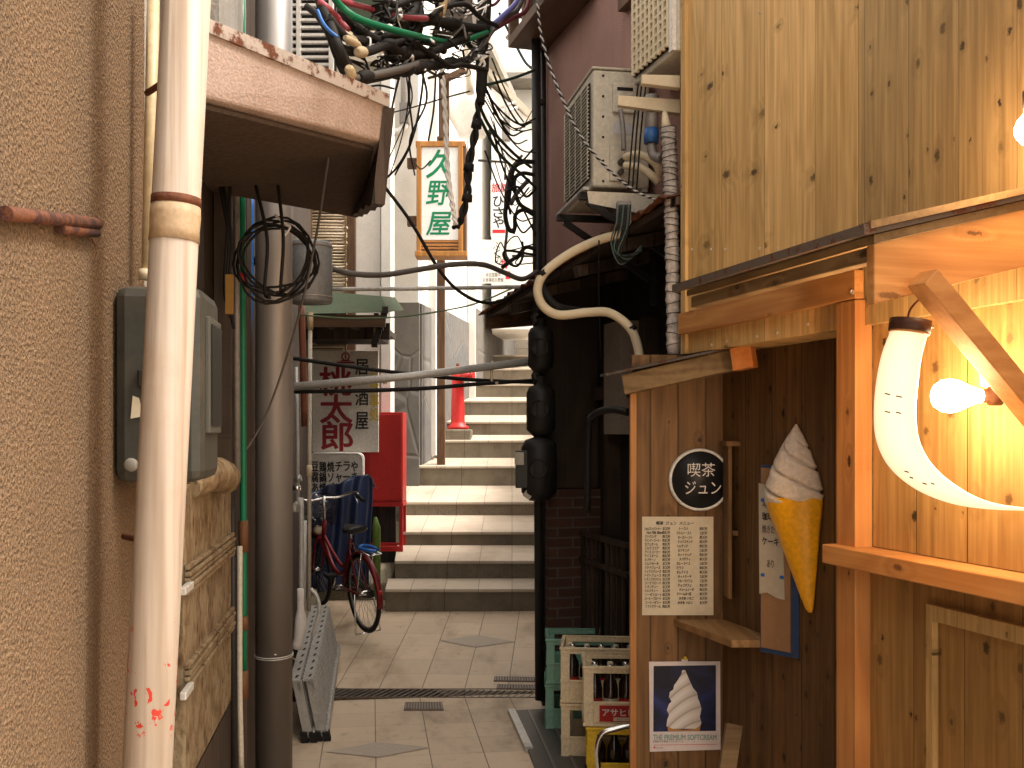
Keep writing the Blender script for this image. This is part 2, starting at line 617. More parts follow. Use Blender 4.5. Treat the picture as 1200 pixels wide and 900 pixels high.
LUMBER_OLD = wood('weathered_lumber', (0.30, 0.20, 0.10), (0.17, 0.10, 0.045), width=0, grain='x', across='z', knots=0.3, ksize=0.11, kx=11, kz=5, rings=0.7, dirt=0.4)
DARK_WOOD = wood('old_dark_boards', (0.070, 0.046, 0.032), (0.035, 0.022, 0.015), width=0.14, knots=0.1, tone=0.5)
BLACK_WOOD = wood('black_boards', (0.030, 0.024, 0.020), (0.014, 0.011, 0.009), width=0.12, knots=0.05, tone=0.5)  # near black boards with strong plank to plank tone
BROWN_WOOD = wood('brown_boards', (0.16, 0.085, 0.045), (0.085, 0.042, 0.022), width=0, knots=0.1, grain='z')
BROWN_X = wood('brown_rails', (0.16, 0.085, 0.045), (0.085, 0.042, 0.022), width=0, knots=0.1, grain='x', across='z')
ORANGE_WOOD = wood('varnished_frame', (0.50, 0.235, 0.065), (0.36, 0.15, 0.035), width=0, knots=0.05, grain='z')
STUCCO = stucco('rough_stucco', (0.180, 0.116, 0.068), 165, 1.0, 0.5, 0.35, dist=0.009)
PINK = stucco('pink_render', (0.37, 0.22, 0.185), 150, 0.5, 0.15, 0.35)
GREY_RENDER = stucco('grey_render', (0.30, 0.28, 0.25), 90, 0.4, 0.15, 0.5)
WHITE_RENDER = stucco('white_render', (0.74, 0.71, 0.66), 80, 0.25, 0.06, 0.12, dark=(0.45, 0.40, 0.33))
WHITE_BRIGHT = stucco('whitewash', (0.82, 0.80, 0.76), 60, 0.2, 0.05, 0.08, dark=(0.5, 0.46, 0.40))
CONCRETE = stucco('canopy_concrete', (0.36, 0.27, 0.225), 140, 0.4, 0.15, 0.45, dark=(0.2, 0.13, 0.09))
SOFFIT = stucco('dark_soffit', (0.075, 0.052, 0.038), 60, 0.3, 0.2, 0.3)  # dark brown underside, much darker than the canopy concrete
KERB = stucco('mossy_concrete', (0.24, 0.21, 0.15), 70, 0.5, 0.25, 0.5, dark=(0.05, 0.06, 0.02))
STONE = bricks('stone_blocks', (0.42, 0.38, 0.31), (0.34, 0.30, 0.25), (0.22, 0.19, 0.16), 0.5, 0.28)
BRICK = bricks('dark_brick', (0.11, 0.05, 0.034), (0.075, 0.034, 0.024), (0.13, 0.105, 0.09))
SLATE = slate('slate_veneer')
PAVING = tiles('paving_tiles', (0.60, 0.475, 0.35), stain=0.6)
TREAD = tiles('tread_tiles', (0.47, 0.40, 0.32), size=0.42, sx=0.295, stain=0.32)
DIAMOND = plain('grey_inlay', (0.44, 0.375, 0.31), 0.7)
GRANITE = granite('riser_granite', (0.185, 0.155, 0.115))
EARTH = stucco('earth', (0.20, 0.17, 0.13), 30, 0.4, 0.3, 0.2)
BLACK = plain('black_rubber', (0.014, 0.012, 0.011), 0.7, 0.2)
BLACK_IRON = paint('black_iron', (0.022, 0.020, 0.019), 0.5, 0.3, 0.3)
RED_TAPE = plain('maroon_sheath', (0.10, 0.012, 0.022), 0.45)
GREY_SHEATH = plain('grey_sheath', (0.10, 0.088, 0.08), 0.6)
GREEN_SHEATH = plain('green_sheath', (0.006, 0.15, 0.07), 0.4)
BLUE_SHEATH = plain('blue_sheath', (0.02, 0.12, 0.42), 0.4)
VIOLET_SHEATH = plain('violet_sheath', (0.13, 0.14, 0.42), 0.4)
PINK_SHEATH = plain('pink_sheath', (0.30, 0.055, 0.075), 0.4)
CREAM_SHEATH = plain('cream_sheath', (0.62, 0.52, 0.36), 0.5)
TAPE_CREAM = plain('aged_tape', (0.40, 0.32, 0.21), 0.7)
WHITE_SHEATH = plain('white_sheath', (0.86, 0.85, 0.84), 0.5)
GALV = paint('galvanised_steel', (0.50, 0.49, 0.47), 0.42, 0.25, 0.4, 8, streak=True)
POLE_GREY = paint('pole_paint', (0.235, 0.215, 0.20), 0.5, 0.25, 0.65, 5, dirt=(0.075, 0.052, 0.035), streak=True)
RAMP_ALU = paint('dull_aluminium', (0.40, 0.385, 0.36), 0.5, 0.2, 0.45, 8)
ALU = paint('aluminium', (0.62, 0.60, 0.56), 0.42, 0.3, 0.3, 8)
CHROME = paint('chrome', (0.75, 0.75, 0.75), 0.18, 1.0, 0.1, 10, bump=0)
GREYBOX = paint('meter_box_grey', (0.042, 0.041, 0.033), 0.5, 0.1, 0.35, 7)
WHITE_PAINT = paint('white_paint', (0.72, 0.70, 0.66), 0.5, 0, 0.3, 7)
OFFWHITE = paint('aged_plastic', (0.52, 0.46, 0.37), 0.5, 0, 0.35, 8, streak=True)
BEIGE_PVC = paint('beige_conduit', (0.44, 0.34, 0.20), 0.5, 0, 0.3, 7, streak=True)
RED = paint('red_enamel', (0.42, 0.012, 0.010), 0.45, 0, 0.5, 6, dirt=(0.12, 0.01, 0.01), streak=True)
RUST = rusty('rust', (0.12, 0.045, 0.03), 0.9)
RUST_EDGE = rusty('rusted_flashing', (0.40, 0.34, 0.30), 0.36, 16)
GREEN_ROOF = paint('green_sheet', (0.045, 0.058, 0.038), 0.85, 0.0, 0.5, 5, spec=0.1)
TARP = paint('blue_tarpaulin', (0.018, 0.030, 0.085), 0.38, 0, 0.2, 5, bump=0.15)
CRATE_BEIGE = paint('beige_crate_plastic', (0.80, 0.65, 0.43), 0.45, 0, 0.4, 9)
CRATE_GREEN = paint('green_crate_plastic', (0.22, 0.42, 0.32), 0.45, 0, 0.35, 9)
CRATE_YELLOW = paint('yellow_crate_plastic', (0.85, 0.55, 0.03), 0.45, 0, 0.25, 9)
GLASS_BROWN = plain('brown_bottle_glass', (0.018, 0.009, 0.006), 0.1, 0.7)
INK = plain('black_ink', (0.02, 0.02, 0.02), 0.7)
INK_RED = plain('red_ink', (0.50, 0.02, 0.03), 0.6)
INK_MAROON = plain('maroon_ink', (0.24, 0.015, 0.022), 0.6)
INK_GREEN = plain('green_ink', (0.0, 0.20, 0.085), 0.6)
INK_YELLOW = plain('yellow_ink', (0.60, 0.42, 0.03), 0.6)
INK_TEAL = plain('teal_ink', (0.20, 0.33, 0.30), 0.6)
PAPER = plain('paper', (0.60, 0.53, 0.40), 0.85)
PAPER_WHITE = plain('white_card', (0.70, 0.66, 0.63), 0.7)
BOARD_WHITE = paint('sign_white', (0.66, 0.62, 0.56), 0.5, 0, 0.2, 5)
SIGN_PANEL = plain('sign_panel_white', (0.80, 0.80, 0.80), 0.5)
GLASS_DARK = plain('dark_glass', (0.015, 0.015, 0.014), 0.45, 0.15)

# ------------------------------------------------------------ frames of the alley
def Lx(z): return -0.505 - 0.1375 * z
LF = frame((Lx(2.3), 2.3), (-0.1375, 1))            # left wall line, x grows away from the camera
DF = frame((0.744, 4.4), (0.2917, -1))              # cafe front, x grows towards the camera
RF = frame((0.21, 6.8), (0.2917, -1))               # old house on the right
def struct(o): o['kind'] = 'structure'; return o

# ------------------------------------------------------------ ground, paths, stairs
struct(MB().box(-60, 60, -40, 80, -0.6, -0.30).build('ground', EARTH))
PF = frame((-0.618, 6.88, 0), (0.9907, 0.1362))
pm = MB().box(-3.5, 6.0, -14, 0.03, -0.25, 0)
struct(pm.build('path', PAVING, None, PF))
inv = PF.inverted()
dia = MB()
c = inv @ P(443, 879, 1.8 / 374 * 1200)
dia.sheet([c + Vector(q) for q in ((-0.295, 0, 0.004), (0, -0.14, 0.004), (0.295, 0, 0.004), (0, 0.14, 0.004))])
struct(dia.build('path_inlay', DIAMOND, None, PF))

# ramp between the drain and the first step: climbs 12 cm a metre
SLOPE = 0.122
RA = Matrix.Identity(4)
for i, q in enumerate(((1, 0, 0), (0.104, 1, SLOPE), (0, -SLOPE, 1))):
    for j in range(3):
        RA[j][i] = q[j]
RA[0][3], RA[1][3], RA[2][3] = -0.63, 7.13, 0.0
ra = MB().box(-2.6, 2.2, 0, 2.6, -0.3, 0)
struct(ra.build('ramp', PAVING, None, RA))
dm = MB().sheet([(0.30 + a, 1.03 + b, 0.004) for a, b in ((-0.30, 0), (0, -0.15), (0.30, 0), (0, 0.15))])
struct(dm.build('ramp_inlay', DIAMOND, None, RA))

# flight of shallow steps, each tread sloping a little towards the viewer
ST = [(690, 8.95, 452), (657, 9.33, 463), (623, 10.0, 468), (588, 10.88, 473), (546, 12.0, 490), (516, 12.75, 519), (494, 13.4, 520),
      (469.5, 14.4, 544), (450, 15.15, 556), (432, 16.1, 566), (416, 17.0, 570)]
def SRX(z): return 0.255 + 0.104 * (z - 7.0)
stair_root = thing('stairs', 'x', 'x', (0, 8.95, 0))
del stair_root['label'], stair_root['category']
struct(stair_root)
tm, rm, nm = MB(), MB(), MB()
for i, (py, z, pxl) in enumerate(ST):
    zt = EYE + (HY - py) / FPX * z
    zn = ST[i + 1][1] if i + 1 < len(ST) else 19.4
    xl = (pxl - 600) / FPX * z
    xr, xr2 = SRX(z) + 0.05, SRX(zn) + 0.05
    xl2 = (pxl + 3 - 600) / FPX * zn if i < len(ST) - 1 else -0.6
    sl_ = 0.10 if i < len(ST) - 1 else 0.03
    ze = zt + sl_ * (zn - z)
    rm.hexa([(xl, z, -0.3), (xr, z, -0.3), (xr2, zn + 0.02, -0.3), (xl2, zn + 0.02, -0.3)],
            [(xl, z, zt - 0.03), (xr, z, zt - 0.03), (xr2, zn + 0.02, ze - 0.03), (xl2, zn + 0.02, ze - 0.03)])
    tm.hexa([(xl - 0.004, z - 0.012, zt - 0.029), (xr, z - 0.012, zt - 0.029), (xr2, zn, ze - 0.029), (xl2 - 0.004, zn, ze - 0.029)],
            [(xl - 0.004, z - 0.012, zt), (xr, z - 0.012, zt), (xr2, zn, ze), (xl2 - 0.004, zn, ze)])
rm.build('riser', GRANITE, stair_root, kind='structure')
tm.build('tread', TREAD, stair_root, bevel=0.006, kind='structure')
# raised ground left of the lower steps, in front of the eating house
lg = MB()
lg.hexa([(-2.6, 7.6, -0.3), (-1.47, 7.95, -0.3), (-1.78, 9.3, -0.3), (-2.6, 9.3, -0.3)],
        [(-2.6, 7.6, 0.22), (-1.47, 7.95, 0.24), (-1.78, 9.3, 0.42), (-2.6, 9.3, 0.42)])
lg.hexa([(-2.6, 9.302, -0.3), (-1.12, 9.302, -0.3), (-1.05, 12.4, -0.3), (-2.6, 12.4, -0.3)],
        [(-2.6, 9.302, 0.42), (-1.12, 9.302, 0.42), (-1.05, 12.4, 0.80), (-2.6, 12.4, 0.80)])
struct(lg.build('kerb', KERB, bevel=0.015))

# ------------------------------------------------------------ left: stuccoed house with the meter box
h = thing('stucco_house', 'house with rough pinkish brown stucco wall close on the left', 'house', (-1.6, 0.5, 0))
MB().box(-2.8, 0, 0, 3.0, -0.3, 3.4).build('wall', STUCCO, h, LF, bevel=0.02)
MB().box(-2.9, 0.06, -0.12, 3.1, 3.405, 3.5).build('roof', GREY_RENDER, h, LF)

# old house behind the poles
h = thing('timber_house', 'dark old timber house behind the grey pole and the pipes', 'house', (-2.4, 6, 0))
MB().box(0.012, 7.3, 0.05, 3.0, -0.3, 4.45).build('wall', DARK_WOOD, h, LF)
MB().box(0.02, 0.30, 0.03, 0.048, 1.0, 4.44).build('wall_strip', GREY_RENDER, h, LF)
MB().box(1.70, 1.92, -0.02, 0.048, 0.0, 4.44).build('corner_post', DARK_WOOD, h, LF)
MB().box(1.30, 1.44, -0.015, 0.045, 0.2, 4.44).build('corner_post', DARK_WOOD, h, LF)
x0, z0 = on(LF, 252, 30, -0.03)
MB().box(0.9, 1.6, -0.03, 0.045, 2.95, 4.44).build('upper_render', GREY_RENDER, h, LF)
g = MB()
MB().box(3.6, 5.6, -0.06, 0.045, 4.2, 4.28).build('sill', BROWN_X, h, LF)

# concrete canopy over the passage with rusted edge
cn = thing('concrete_canopy', 'sloping concrete canopy with rusty top edge jutting over the left side', 'canopy', (-0.7, 3.2, 2.6))
A, B = P(215, 17, 2.50), P(455, 117, 3.10)
C_, D_ = P(447, 166, 3.10), P(215, 108, 2.50)
Ab, Bb = P(228, 140, 3.5), P(432, 214, 4.15)
Cb, Db = P(419, 250, 4.15), P(228, 215, 3.5)
k = MB().hexa([D_, C_, Cb, Db], [A, B, Bb, Ab])
k.build('slab', CONCRETE, cn, bevel=0.008)
o3 = Vector((0, 0, -0.006))
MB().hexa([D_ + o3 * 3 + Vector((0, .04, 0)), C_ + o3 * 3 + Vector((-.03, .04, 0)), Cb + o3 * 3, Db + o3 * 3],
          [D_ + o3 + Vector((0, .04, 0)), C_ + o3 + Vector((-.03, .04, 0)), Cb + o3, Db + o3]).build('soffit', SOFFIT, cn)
fl = MB()
fl.hexa([A + Vector((0, -.014, -.022)), B + Vector((.004, -.014, -.026)), Bb + Vector((.006, 0, .006)), Ab + Vector((0, 0, .006))],
        [A + Vector((0, -.016, .012)), B + Vector((.006, -.016, .012)), Bb + Vector((.008, 0, .016)), Ab + Vector((0, 0, .016))])
fl.build('flashing', RUST_EDGE, cn)
nE = 9
ptsT = [B.lerp(Bb, i / nE) for i in range(nE + 1)]
ptsB = [P(441, 238, 3.12).lerp(P(415, 252, 4.14), i / nE) + Vector((0, 0, random.uniform(-.012, .012))) for i in range(nE + 1)]
ed = MB()
vs = [p + Vector((-.012, -.02, -.03)) for p in ptsT] + [p + Vector((-.012, -.012, 0)) for p in ptsB] + [p + Vector((.022, -.02, -.03)) for p in ptsT] + [p + Vector((.026, 0, 0)) for p in ptsB]
n_ = nE + 1
fs = []
for i in range(nE):
    fs += [(i, i + 1, n_ + i + 1, n_ + i), (2 * n_ + i + 1, 2 * n_ + i, 3 * n_ + i, 3 * n_ + i + 1), (n_ + i, n_ + i + 1, 3 * n_ + i + 1, 3 * n_ + i), (i + 1, i, 2 * n_ + i, 2 * n_ + i + 1)]
fs += [(0, n_, 3 * n_, 2 * n_), (n_ - 1, 3 * n_ - 1, 4 * n_ - 1, 2 * n_ - 1)]
ed.add(vs, fs)
ed.build('end_board', DARK_WOOD, cn)

# eating house at the foot of the steps
h = thing('eating_house', 'white rendered eating house standing at the foot of the steps', 'house', (-1.6, 10.2, 0.4))
MB().box(-4.5, -1.30, 10.12, 10.9, -0.2, 5.9).build('wall', WHITE_RENDER, h)
MB().box(-3.6, P(366, 0, 10.1).x, 9.95, 10.118, 0.2, 5.5).build('side_panel', DARK_WOOD, h)
x0, x1 = P(408, 0, 10.1).x, P(417, 0, 10.1).x
MB().box(x0, x1, 10.03, 10.119, 0.5, 4.5).build('post', BROWN_WOOD, h)
x0, x1 = P(447, 0, 10.1).x, P(458, 0, 10.1).x
MB().box(x0, x1, 10.08, 10.4, 0.4, 5.85).build('pilaster', WHITE_RENDER, h)
MB().box(-4.6, -1.2, 9.9, 11.0, 5.905, 6.05).build('roof', GREEN_ROOF, h)
MB().box(P(366, 0, 10.1).x, P(408, 0, 10.1).x, 10.07, 10.116, 0.4, 4.3).build('doorway', BLACK_WOOD, h)
MB().box(-2.2, -1.14, 10.045, 10.065, 0.3, 1.22).build('skirting', BLACK_WOOD, h)  # dark sheet added to stand in for the shade beneath the red locker

# white house along the steps (its side wall runs up the left of the flight)
WF = frame((-1.10, 12.05), (0.152, 1))
h = thing('white_house', 'tall bright white house beside the steps with slate skirting', 'house', (-1.0, 11, 0.8))
# frame x grows away from the camera, y to the left
MB().box(0.0, 9.5, 0.0, 3.0, -0.2, 7.6, ).build('wall', WHITE_BRIGHT, h, WF)
MB().box(0.02, 0.5, -0.035, 0.003, 0.9, 3.3).build('skirting', SLATE, h, WF)
MB().box(1.2, 2.9, -0.04, 0.003, 1.3, 3.37).build('skirting', SLATE, h, WF)
MB().box(3.3, 8.6, -0.035, 0.003, 1.8, 3.66).build('skirting', SLATE, h, WF)
MB().box(-2.6, -1.085, 11.96, 12.09, 0.5, 3.30).build('skirting', SLATE, h)
MB().box(-4.2, -1.1, 12.0, 12.4, 3.303, 7.6).build('wall', WHITE_RENDER, h)
x0, x1 = P(500, 0, 12.6).x, P(511, 0, 12.6).x
MB().box(x0, x1, 12.55, 12.75, 1.5, 7.0).build('corner_column', WHITE_RENDER, h)
x0, x1 = P(548, 0, 15).x, P(557, 0, 15).x
MB().box(x0, x1, 14.95, 15.2, 2.0, 7.0).build('corner_column', WHITE_RENDER, h)
MB().box(-0.05, 9.6, -0.25, 3.1, 7.605, 7.75).build('roof', GREY_RENDER, h, WF)

# houses closing the view at the head of the steps
h = thing('hill_house', 'whitewashed house on a stone base closing the head of the steps', 'house', (0.3, 19.4, 3.0))
MB().box(-2.2, 6.0, 19.5, 24, 4.06, 8.3).build('wall', WHITE_BRIGHT, h)
MB().box(-2.2, 6.0, 19.42, 24, 2.4, 4.05).build('stone_base', STONE, h)
MB().box(0.2, 0.62, 19.44, 19.5, 5.0, 6.0).build('window', GLASS_DARK, h)
rf = MB().hexa([(-3.0, 18.9, 8.31), (6.6, 18.9, 8.31), (6.6, 24.4, 8.31), (-3.0, 24.4, 8.31)],
               [(-3.0, 18.9, 8.42), (6.6, 18.9, 8.42), (6.6, 22, 9.6), (-3.0, 22, 9.6)])
rf.build('roof', GREY_RENDER, h)
MB().tube([P(592, 380, 19.3), P(592, 424, 19.3)], 0.085, 12).build('downpipe', GALV, h)
# lean-to with a sloping tan roof seen above the steps
h = thing('lean_to', 'lean-to with a sloping tan roof above the white wall', 'lean-to', (-0.1, 15.6, 5.5))
a, b = P(572, 78, 16), P(640, 148, 16)
d = Vector((0, 2.2, 0.0)); t = Vector((0, 0, 0.13))
MB().hexa([a - t, b - t, b + d - t, a + d - t], [a, b, b + d, a + d]).build('roof', OFFWHITE, h)
a2, b2 = P(576, 110, 16.1), P(640, 165, 16.1)
MB().hexa([Vector((a2.x, a2.y, 3.4)), Vector((b2.x, b2.y, 3.4)), Vector((b2.x, 18, 3.4)), Vector((a2.x, 18, 3.4))],
          [a2 - Vector((0, 0, -.1)), b2 - Vector((0, 0, -.12)), Vector((b2.x, 18, b2.z + .12)), Vector((a2.x, 18, a2.z + .1))]).build('wall', WHITE_BRIGHT, h)

# retaining wall along the right of the flight
w = MB()
w.hexa([(SRX(6.9) + .03, 6.95, -0.3), (SRX(6.9) + .6, 6.95, -0.3), (SRX(20) + .6, 20, -0.3), (SRX(20) + .03, 20, -0.3)],
       [(SRX(6.9) + .03, 6.95, 1.7), (SRX(6.9) + .6, 6.95, 1.7), (SRX(20) + .6, 20, 4.1), (SRX(20) + .03, 20, 4.1)])
tag(w.build('retaining_wall', GREY_RENDER), 'grey retaining wall along the right side of the steps', 'wall')

# ------------------------------------------------------------ right: pink house over dark timber ground floor
h = thing('pink_house', 'dusky pink rendered house over a dark timber ground floor on the right', 'house', (0.6, 6, 0))
MB().box(0.0, 2.6, 0.0, 3.2, 2.86, 5.4).build('upper_wall', PINK, h, RF)
wg = MB().hexa([(SRX(6.9) + .04, 7.2, 0.2), (3.4, 7.75, 0.2), (3.4, 9.5, 0.2), (SRX(9.3) + .04, 9.3, 0.2)], [(SRX(6.9) + .04, 7.2, 5.2), (3.4, 7.75, 5.2), (3.4, 9.5, 5.2), (SRX(9.3) + .04, 9.3, 5.2)])
wg.build('sun_block', GREY_RENDER, h)  # unseen block added to keep the sun off the bicycle and lower steps
MB().box(0.02, 2.6, 0.34, 3.2, -0.3, 2.857).build('lower_wall', BLACK_WOOD, h, RF)
MB().box(0.0, 0.17, -0.02, 0.338, -0.2, 1.42).build('brick_pier', BRICK, h, RF)
MB().box(0.9, 2.5, 0.30, 0.338, 0.1, 2.0).build('doorway', BLACK_IRON, h, RF)
MB().box(-0.1, 2.7, -0.3, 3.3, 5.405, 5.55).build('roof', GREY_RENDER, h, RF)
for x in (0.45, 1.02, 1.55, 2.1):
    MB().box(x, x + 0.07, 0.25, 0.339, 0.0, 2.45).build('post', DARK_WOOD, h, RF)
MB().box(0.2, 2.4, 0.258, 0.33, 2.0, 2.08).build('lintel', DARK_WOOD, h, RF)
MB().box(0.53, 0.80, 0.22, 0.338, 1.78, 2.46).build('board', paint('grey_door_panel', (0.26, 0.21, 0.17), 0.7), h, RF)
ln = MB()
for i in range(9):
    ln.box(0.20 + i * 0.085, 0.222 + i * 0.085, 0.19, 0.21, 0.35, 1.15)
for z in (0.36, 0.95, 1.12):
    ln.box(0.18, 1.0, 0.182, 0.218, z, z + 0.03)
ln.build('lattice', DARK_WOOD, h, RF)
MB().box(0.0, 0.12, -0.02, 0.338, 1.425, 2.857).build('corner_post', DARK_WOOD, h, RF)
# protruding window bay, upper far corner
bx, bz = on(RF, 632, 66, -0.25)
wb = MB().box(0.05, 1.0, -0.26, -0.005, 4.30, 4.36).box(0.05, 1.0, -0.26, -0.005, 5.3, 5.38)
for x in (0.05, 0.35, 0.65, 0.95):
    wb.box(x, x + 0.05, -0.26, -0.20, 4.36, 5.3)
wbo = wb.build('window_bay', BROWN_X, h, RF)
MB().box(0.06, 1.0, -0.15, -0.13, 4.37, 5.29).build('pane', GLASS_DARK, wbo, RF)
wf = MB().box(1.42, 2.2, -0.05, -0.003, 4.02, 4.08).box(1.42, 1.48, -0.05, -0.003, 4.08, 5.1).box(2.14, 2.2, -0.05, -0.003, 4.08, 5.1)
wfo = wf.build('window', BROWN_WOOD, h, RF)
MB().box(1.48, 2.14, -0.03, -0.004, 4.09, 5.1).build('pane', GLASS_DARK, wfo, RF)
# sagging eave over the dark ground floor
e0, e1 = P(569, 374, 7.35), P(792, 240, 4.42)
ax = Vector((0.96, 0.28, 0.24))
w0, w1 = e0 + ax * 0.62, e1 + ax * 0.62
up = Vector((0, 0, 0.035))
ev = MB().hexa([e0, e1, w1, w0], [e0 + up, e1 + up, w1 + up, w0 + up])
evo = ev.build('eave', DARK_WOOD, h)
cr = MB()
nseg = 46
q0, q1 = [], []
for i in range(nseg + 1):
    t = i / nseg
    b = e0.lerp(e1, t) + Vector((-0.035, -0.01, 0.045 + 0.010 * math.sin(i * math.pi)))
    bb = w0.lerp(w1, t)
    hgt = 0.012 * (1 if i % 2 else -1) + random.uniform(-.004, .004)
    jut = random.uniform(-0.02, 0.01)
    q0.append(b + Vector((jut, 0, hgt))); q1.append(bb + Vector((0, 0, hgt + 0.05)))
vs = q0 + q1 + [q - Vector((0, 0, .006)) for q in q0] + [q - Vector((0, 0, .006)) for q in q1]
n = nseg + 1
fs = []
for i in range(nseg):
    fs += [(i, i + 1, n + i + 1, n + i), (2 * n + i + 1, 2 * n + i, 3 * n + i, 3 * n + i + 1), (i + 1, i, 2 * n + i, 2 * n + i + 1), (n + i, n + i + 1, 3 * n + i + 1, 3 * n + i)]
cr.add(vs, fs)
cr.build('corrugated_sheet', RUST, evo)
fb = MB().hexa([e0 + Vector((0, -.03, -.075)), e0 + ax * 0.62 + Vector((0, -.03, -.16)), e0 + ax * 0.62 + Vector((0, 0, -.16)), e0 + Vector((0, 0, -.075))],
               [e0 + Vector((0, -.03, 0)), e0 + ax * 0.62 + Vector((0, -.03, -.004)), e0 + ax * 0.62 + Vector((0, 0, -.004)), e0 + Vector((0, 0, -.004))])
fb.build('barge_board', BROWN_X, evo)
for t in (0.2, 0.4, 0.6, 0.8):
    a = e0.lerp(e1, t) - up * 1.1; b = w0.lerp(w1, t) - up * 1.1
    MB().bar(a, b, 0.06, 0.06).build('rafter', DARK_WOOD, evo)

# ------------------------------------------------------------ right: cedar clad cafe
ca = thing('cafe', 'cafe clad in knotty cedar boards with a niche and timber frame', 'cafe', (1.0, 3.4, 0))
MB().box(0.0, 1.225, 0.0, 0.172, 2.13, 5.2).build('upper_wall', CEDAR, ca, DF)
MB().box(1.229, 3.0, 0.002, 0.172, 2.13, 5.2).build('upper_wall', CEDAR_FINE, ca, DF)
MB().box(-0.014, 0.03, -0.014, 0.10, 2.13, 5.2).build('corner_trim', CEDAR, ca, DF)
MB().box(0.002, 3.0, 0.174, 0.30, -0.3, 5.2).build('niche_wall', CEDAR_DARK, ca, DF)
MB().box(0.0, 3.0, 0.302, 3.2, -0.3, 5.2).build('body', DARK_WOOD, ca, DF)
MB().box(-0.1, 3.1, -0.1, 3.3, 5.205, 5.3).build('roof', GREY_RENDER, ca, DF)
# side wall of the niche, square to the alley
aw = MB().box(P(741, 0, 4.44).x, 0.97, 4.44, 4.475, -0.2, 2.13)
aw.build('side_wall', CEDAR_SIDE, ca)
MB().box(P(739, 0, 4.42).x, P(746, 0, 4.42).x, 4.425, 4.47, -0.2, 2.05).build('edge_trim', LUMBER_Z, ca)
# sloping rail over the side wall, its end painted orange as lit by the bulb
r0, r1 = P(735, 452, 4.30), P(882, 418, 4.02)
MB().bar(P(733, 451, 4.42), P(878, 418, 4.12), 0.05, 0.085).build('top_rail', LUMBER_OLD, ca, bevel=0.003)
MB().bar(P(860, 422, 4.07), P(884, 417, 4.02), 0.055, 0.09).build('lit_rail_end', paint('lamplit_orange', (0.55, 0.19, 0.045), 0.6), ca, bevel=0.003)
cap = MB()
n = 24
a, b = P(709, 441, 4.45), P(880, 404, 4.1)
for i in range(n):
    p, q = a.lerp(b, i / n), a.lerp(b, (i + 0.96) / n)
    cap.hexa([p + Vector((0, -.03, 0)), q + Vector((0, -.03, 0)), q + Vector((0, .25, .01)), p + Vector((0, .25, .01))],
             [p + Vector((0, -.03, .012)), q + Vector((0, -.03, .009)), q + Vector((0, .25, .022)), p + Vector((0, .25, .022))])
cap.build('cap_sheet', rusty('lichened_sheet', (0.12, 0.10, 0.085), 0.3, 20), ca)
# frame of the niche
MB().box(0.0, 1.262, -0.035, -0.002, 2.212, 2.302).build('beam', LUMBER_X, ca, DF, bevel=0.003)
MB().box(1.160, 1.262, -0.033, 0.029, -0.2, 2.209).build('post', LUMBER_Z, ca, DF, bevel=0.003)
MB().box(1.170, 1.262, 0.0295, 0.170, -0.2, 2.127).build('jamb_strip', LUMBER_OLD, ca, DF)
MB().box(1.145, 3.0, -0.075, 0.171, 1.378, 1.438).build('rail', LUMBER_X, ca, DF, bevel=0.004)
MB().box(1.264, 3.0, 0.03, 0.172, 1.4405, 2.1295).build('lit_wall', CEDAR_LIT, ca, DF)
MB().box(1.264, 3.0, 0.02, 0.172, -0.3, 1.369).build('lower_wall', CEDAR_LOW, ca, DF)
lx, lz = on(DF, 1086, 690, 0.0)
MB().box(lx, lx + 0.028, -0.004, 0.018, -0.2, 1.31).build('panel_frame', CEDAR_FINE, ca, DF, bevel=0.002)
MB().box(lx + 0.0285, 3.0, -0.004, 0.018, 1.265, 1.31).build('panel_frame', CEDAR_FINE, ca, DF, bevel=0.002)
# hood over the entrance
ho = MB()
lx0, lx1, ey, ez, rise = 0.95, 1.95, -0.46, 2.262, 0.25
def hood(x, y, dz): return Vector((x, y, ez + (y - ey) * rise + dz))
ho.hexa([hood(lx0, ey - .03, 0), hood(lx1 + .02, ey - .03, 0), hood(lx1 + .02, -.003, 0), hood(lx0, -.003, 0)],
        [hood(lx0, ey - .03, .012), hood(lx1 + .02, ey - .03, .012), hood(lx1 + .02, -.003, .012), hood(lx0, -.003, .012)])
OLD_SHEET = rusty('old_sheet', (0.13, 0.10, 0.08), 0.3, 18)
hoo = ho.build('hood', OLD_SHEET, ca, DF)
MB().hexa([hood(lx1 - .02, ey - .03, .0125), hood(lx1 + .03, ey - .03, .0125), hood(lx1 + .03, -.004, .0125), hood(lx1 - .02, -.004, .0125)],
          [hood(lx1 - .02, ey - .03, .03), hood(lx1 + .03, ey - .03, .03), hood(lx1 + .03, -.004, .03), hood(lx1 - .02, -.004, .03)]).build('edge_strip', LUMBER_OLD, hoo, DF)
MB().hexa([hood(lx0 + .01, ey, -.022), hood(lx1, ey, -.022), hood(lx1, -.004, -.022), hood(lx0 + .01, -.004, -.022)],
          [hood(lx0 + .01, ey, -.002), hood(lx1, ey, -.002), hood(lx1, -.004, -.002), hood(lx0 + .01, -.004, -.002)]).build('boarding', LUMBER_OLD, hoo, DF)
def fascia(x, th, dep, mat_, y0=ey):
    m = MB().hexa([hood(x, y0, -dep), hood(x + th, y0, -dep), hood(x + th, -.004, -dep), hood(x, -.004, -dep)],
                  [hood(x, y0, -.024), hood(x + th, y0, -.024), hood(x + th, -.004, -.024), hood(x, -.004, -.024)])
    return m.build('fascia', mat_, hoo, DF, bevel=0.003)
FASC = wood('sawn_fascia', (0.60, 0.295, 0.10), (0.44, 0.185, 0.052), width=0, grain='y', across='z', knots=0.3, ksize=0.14, kx=12, kz=3, rings=0.6)
fascia(lx1 - .03, .03, .165, FASC)
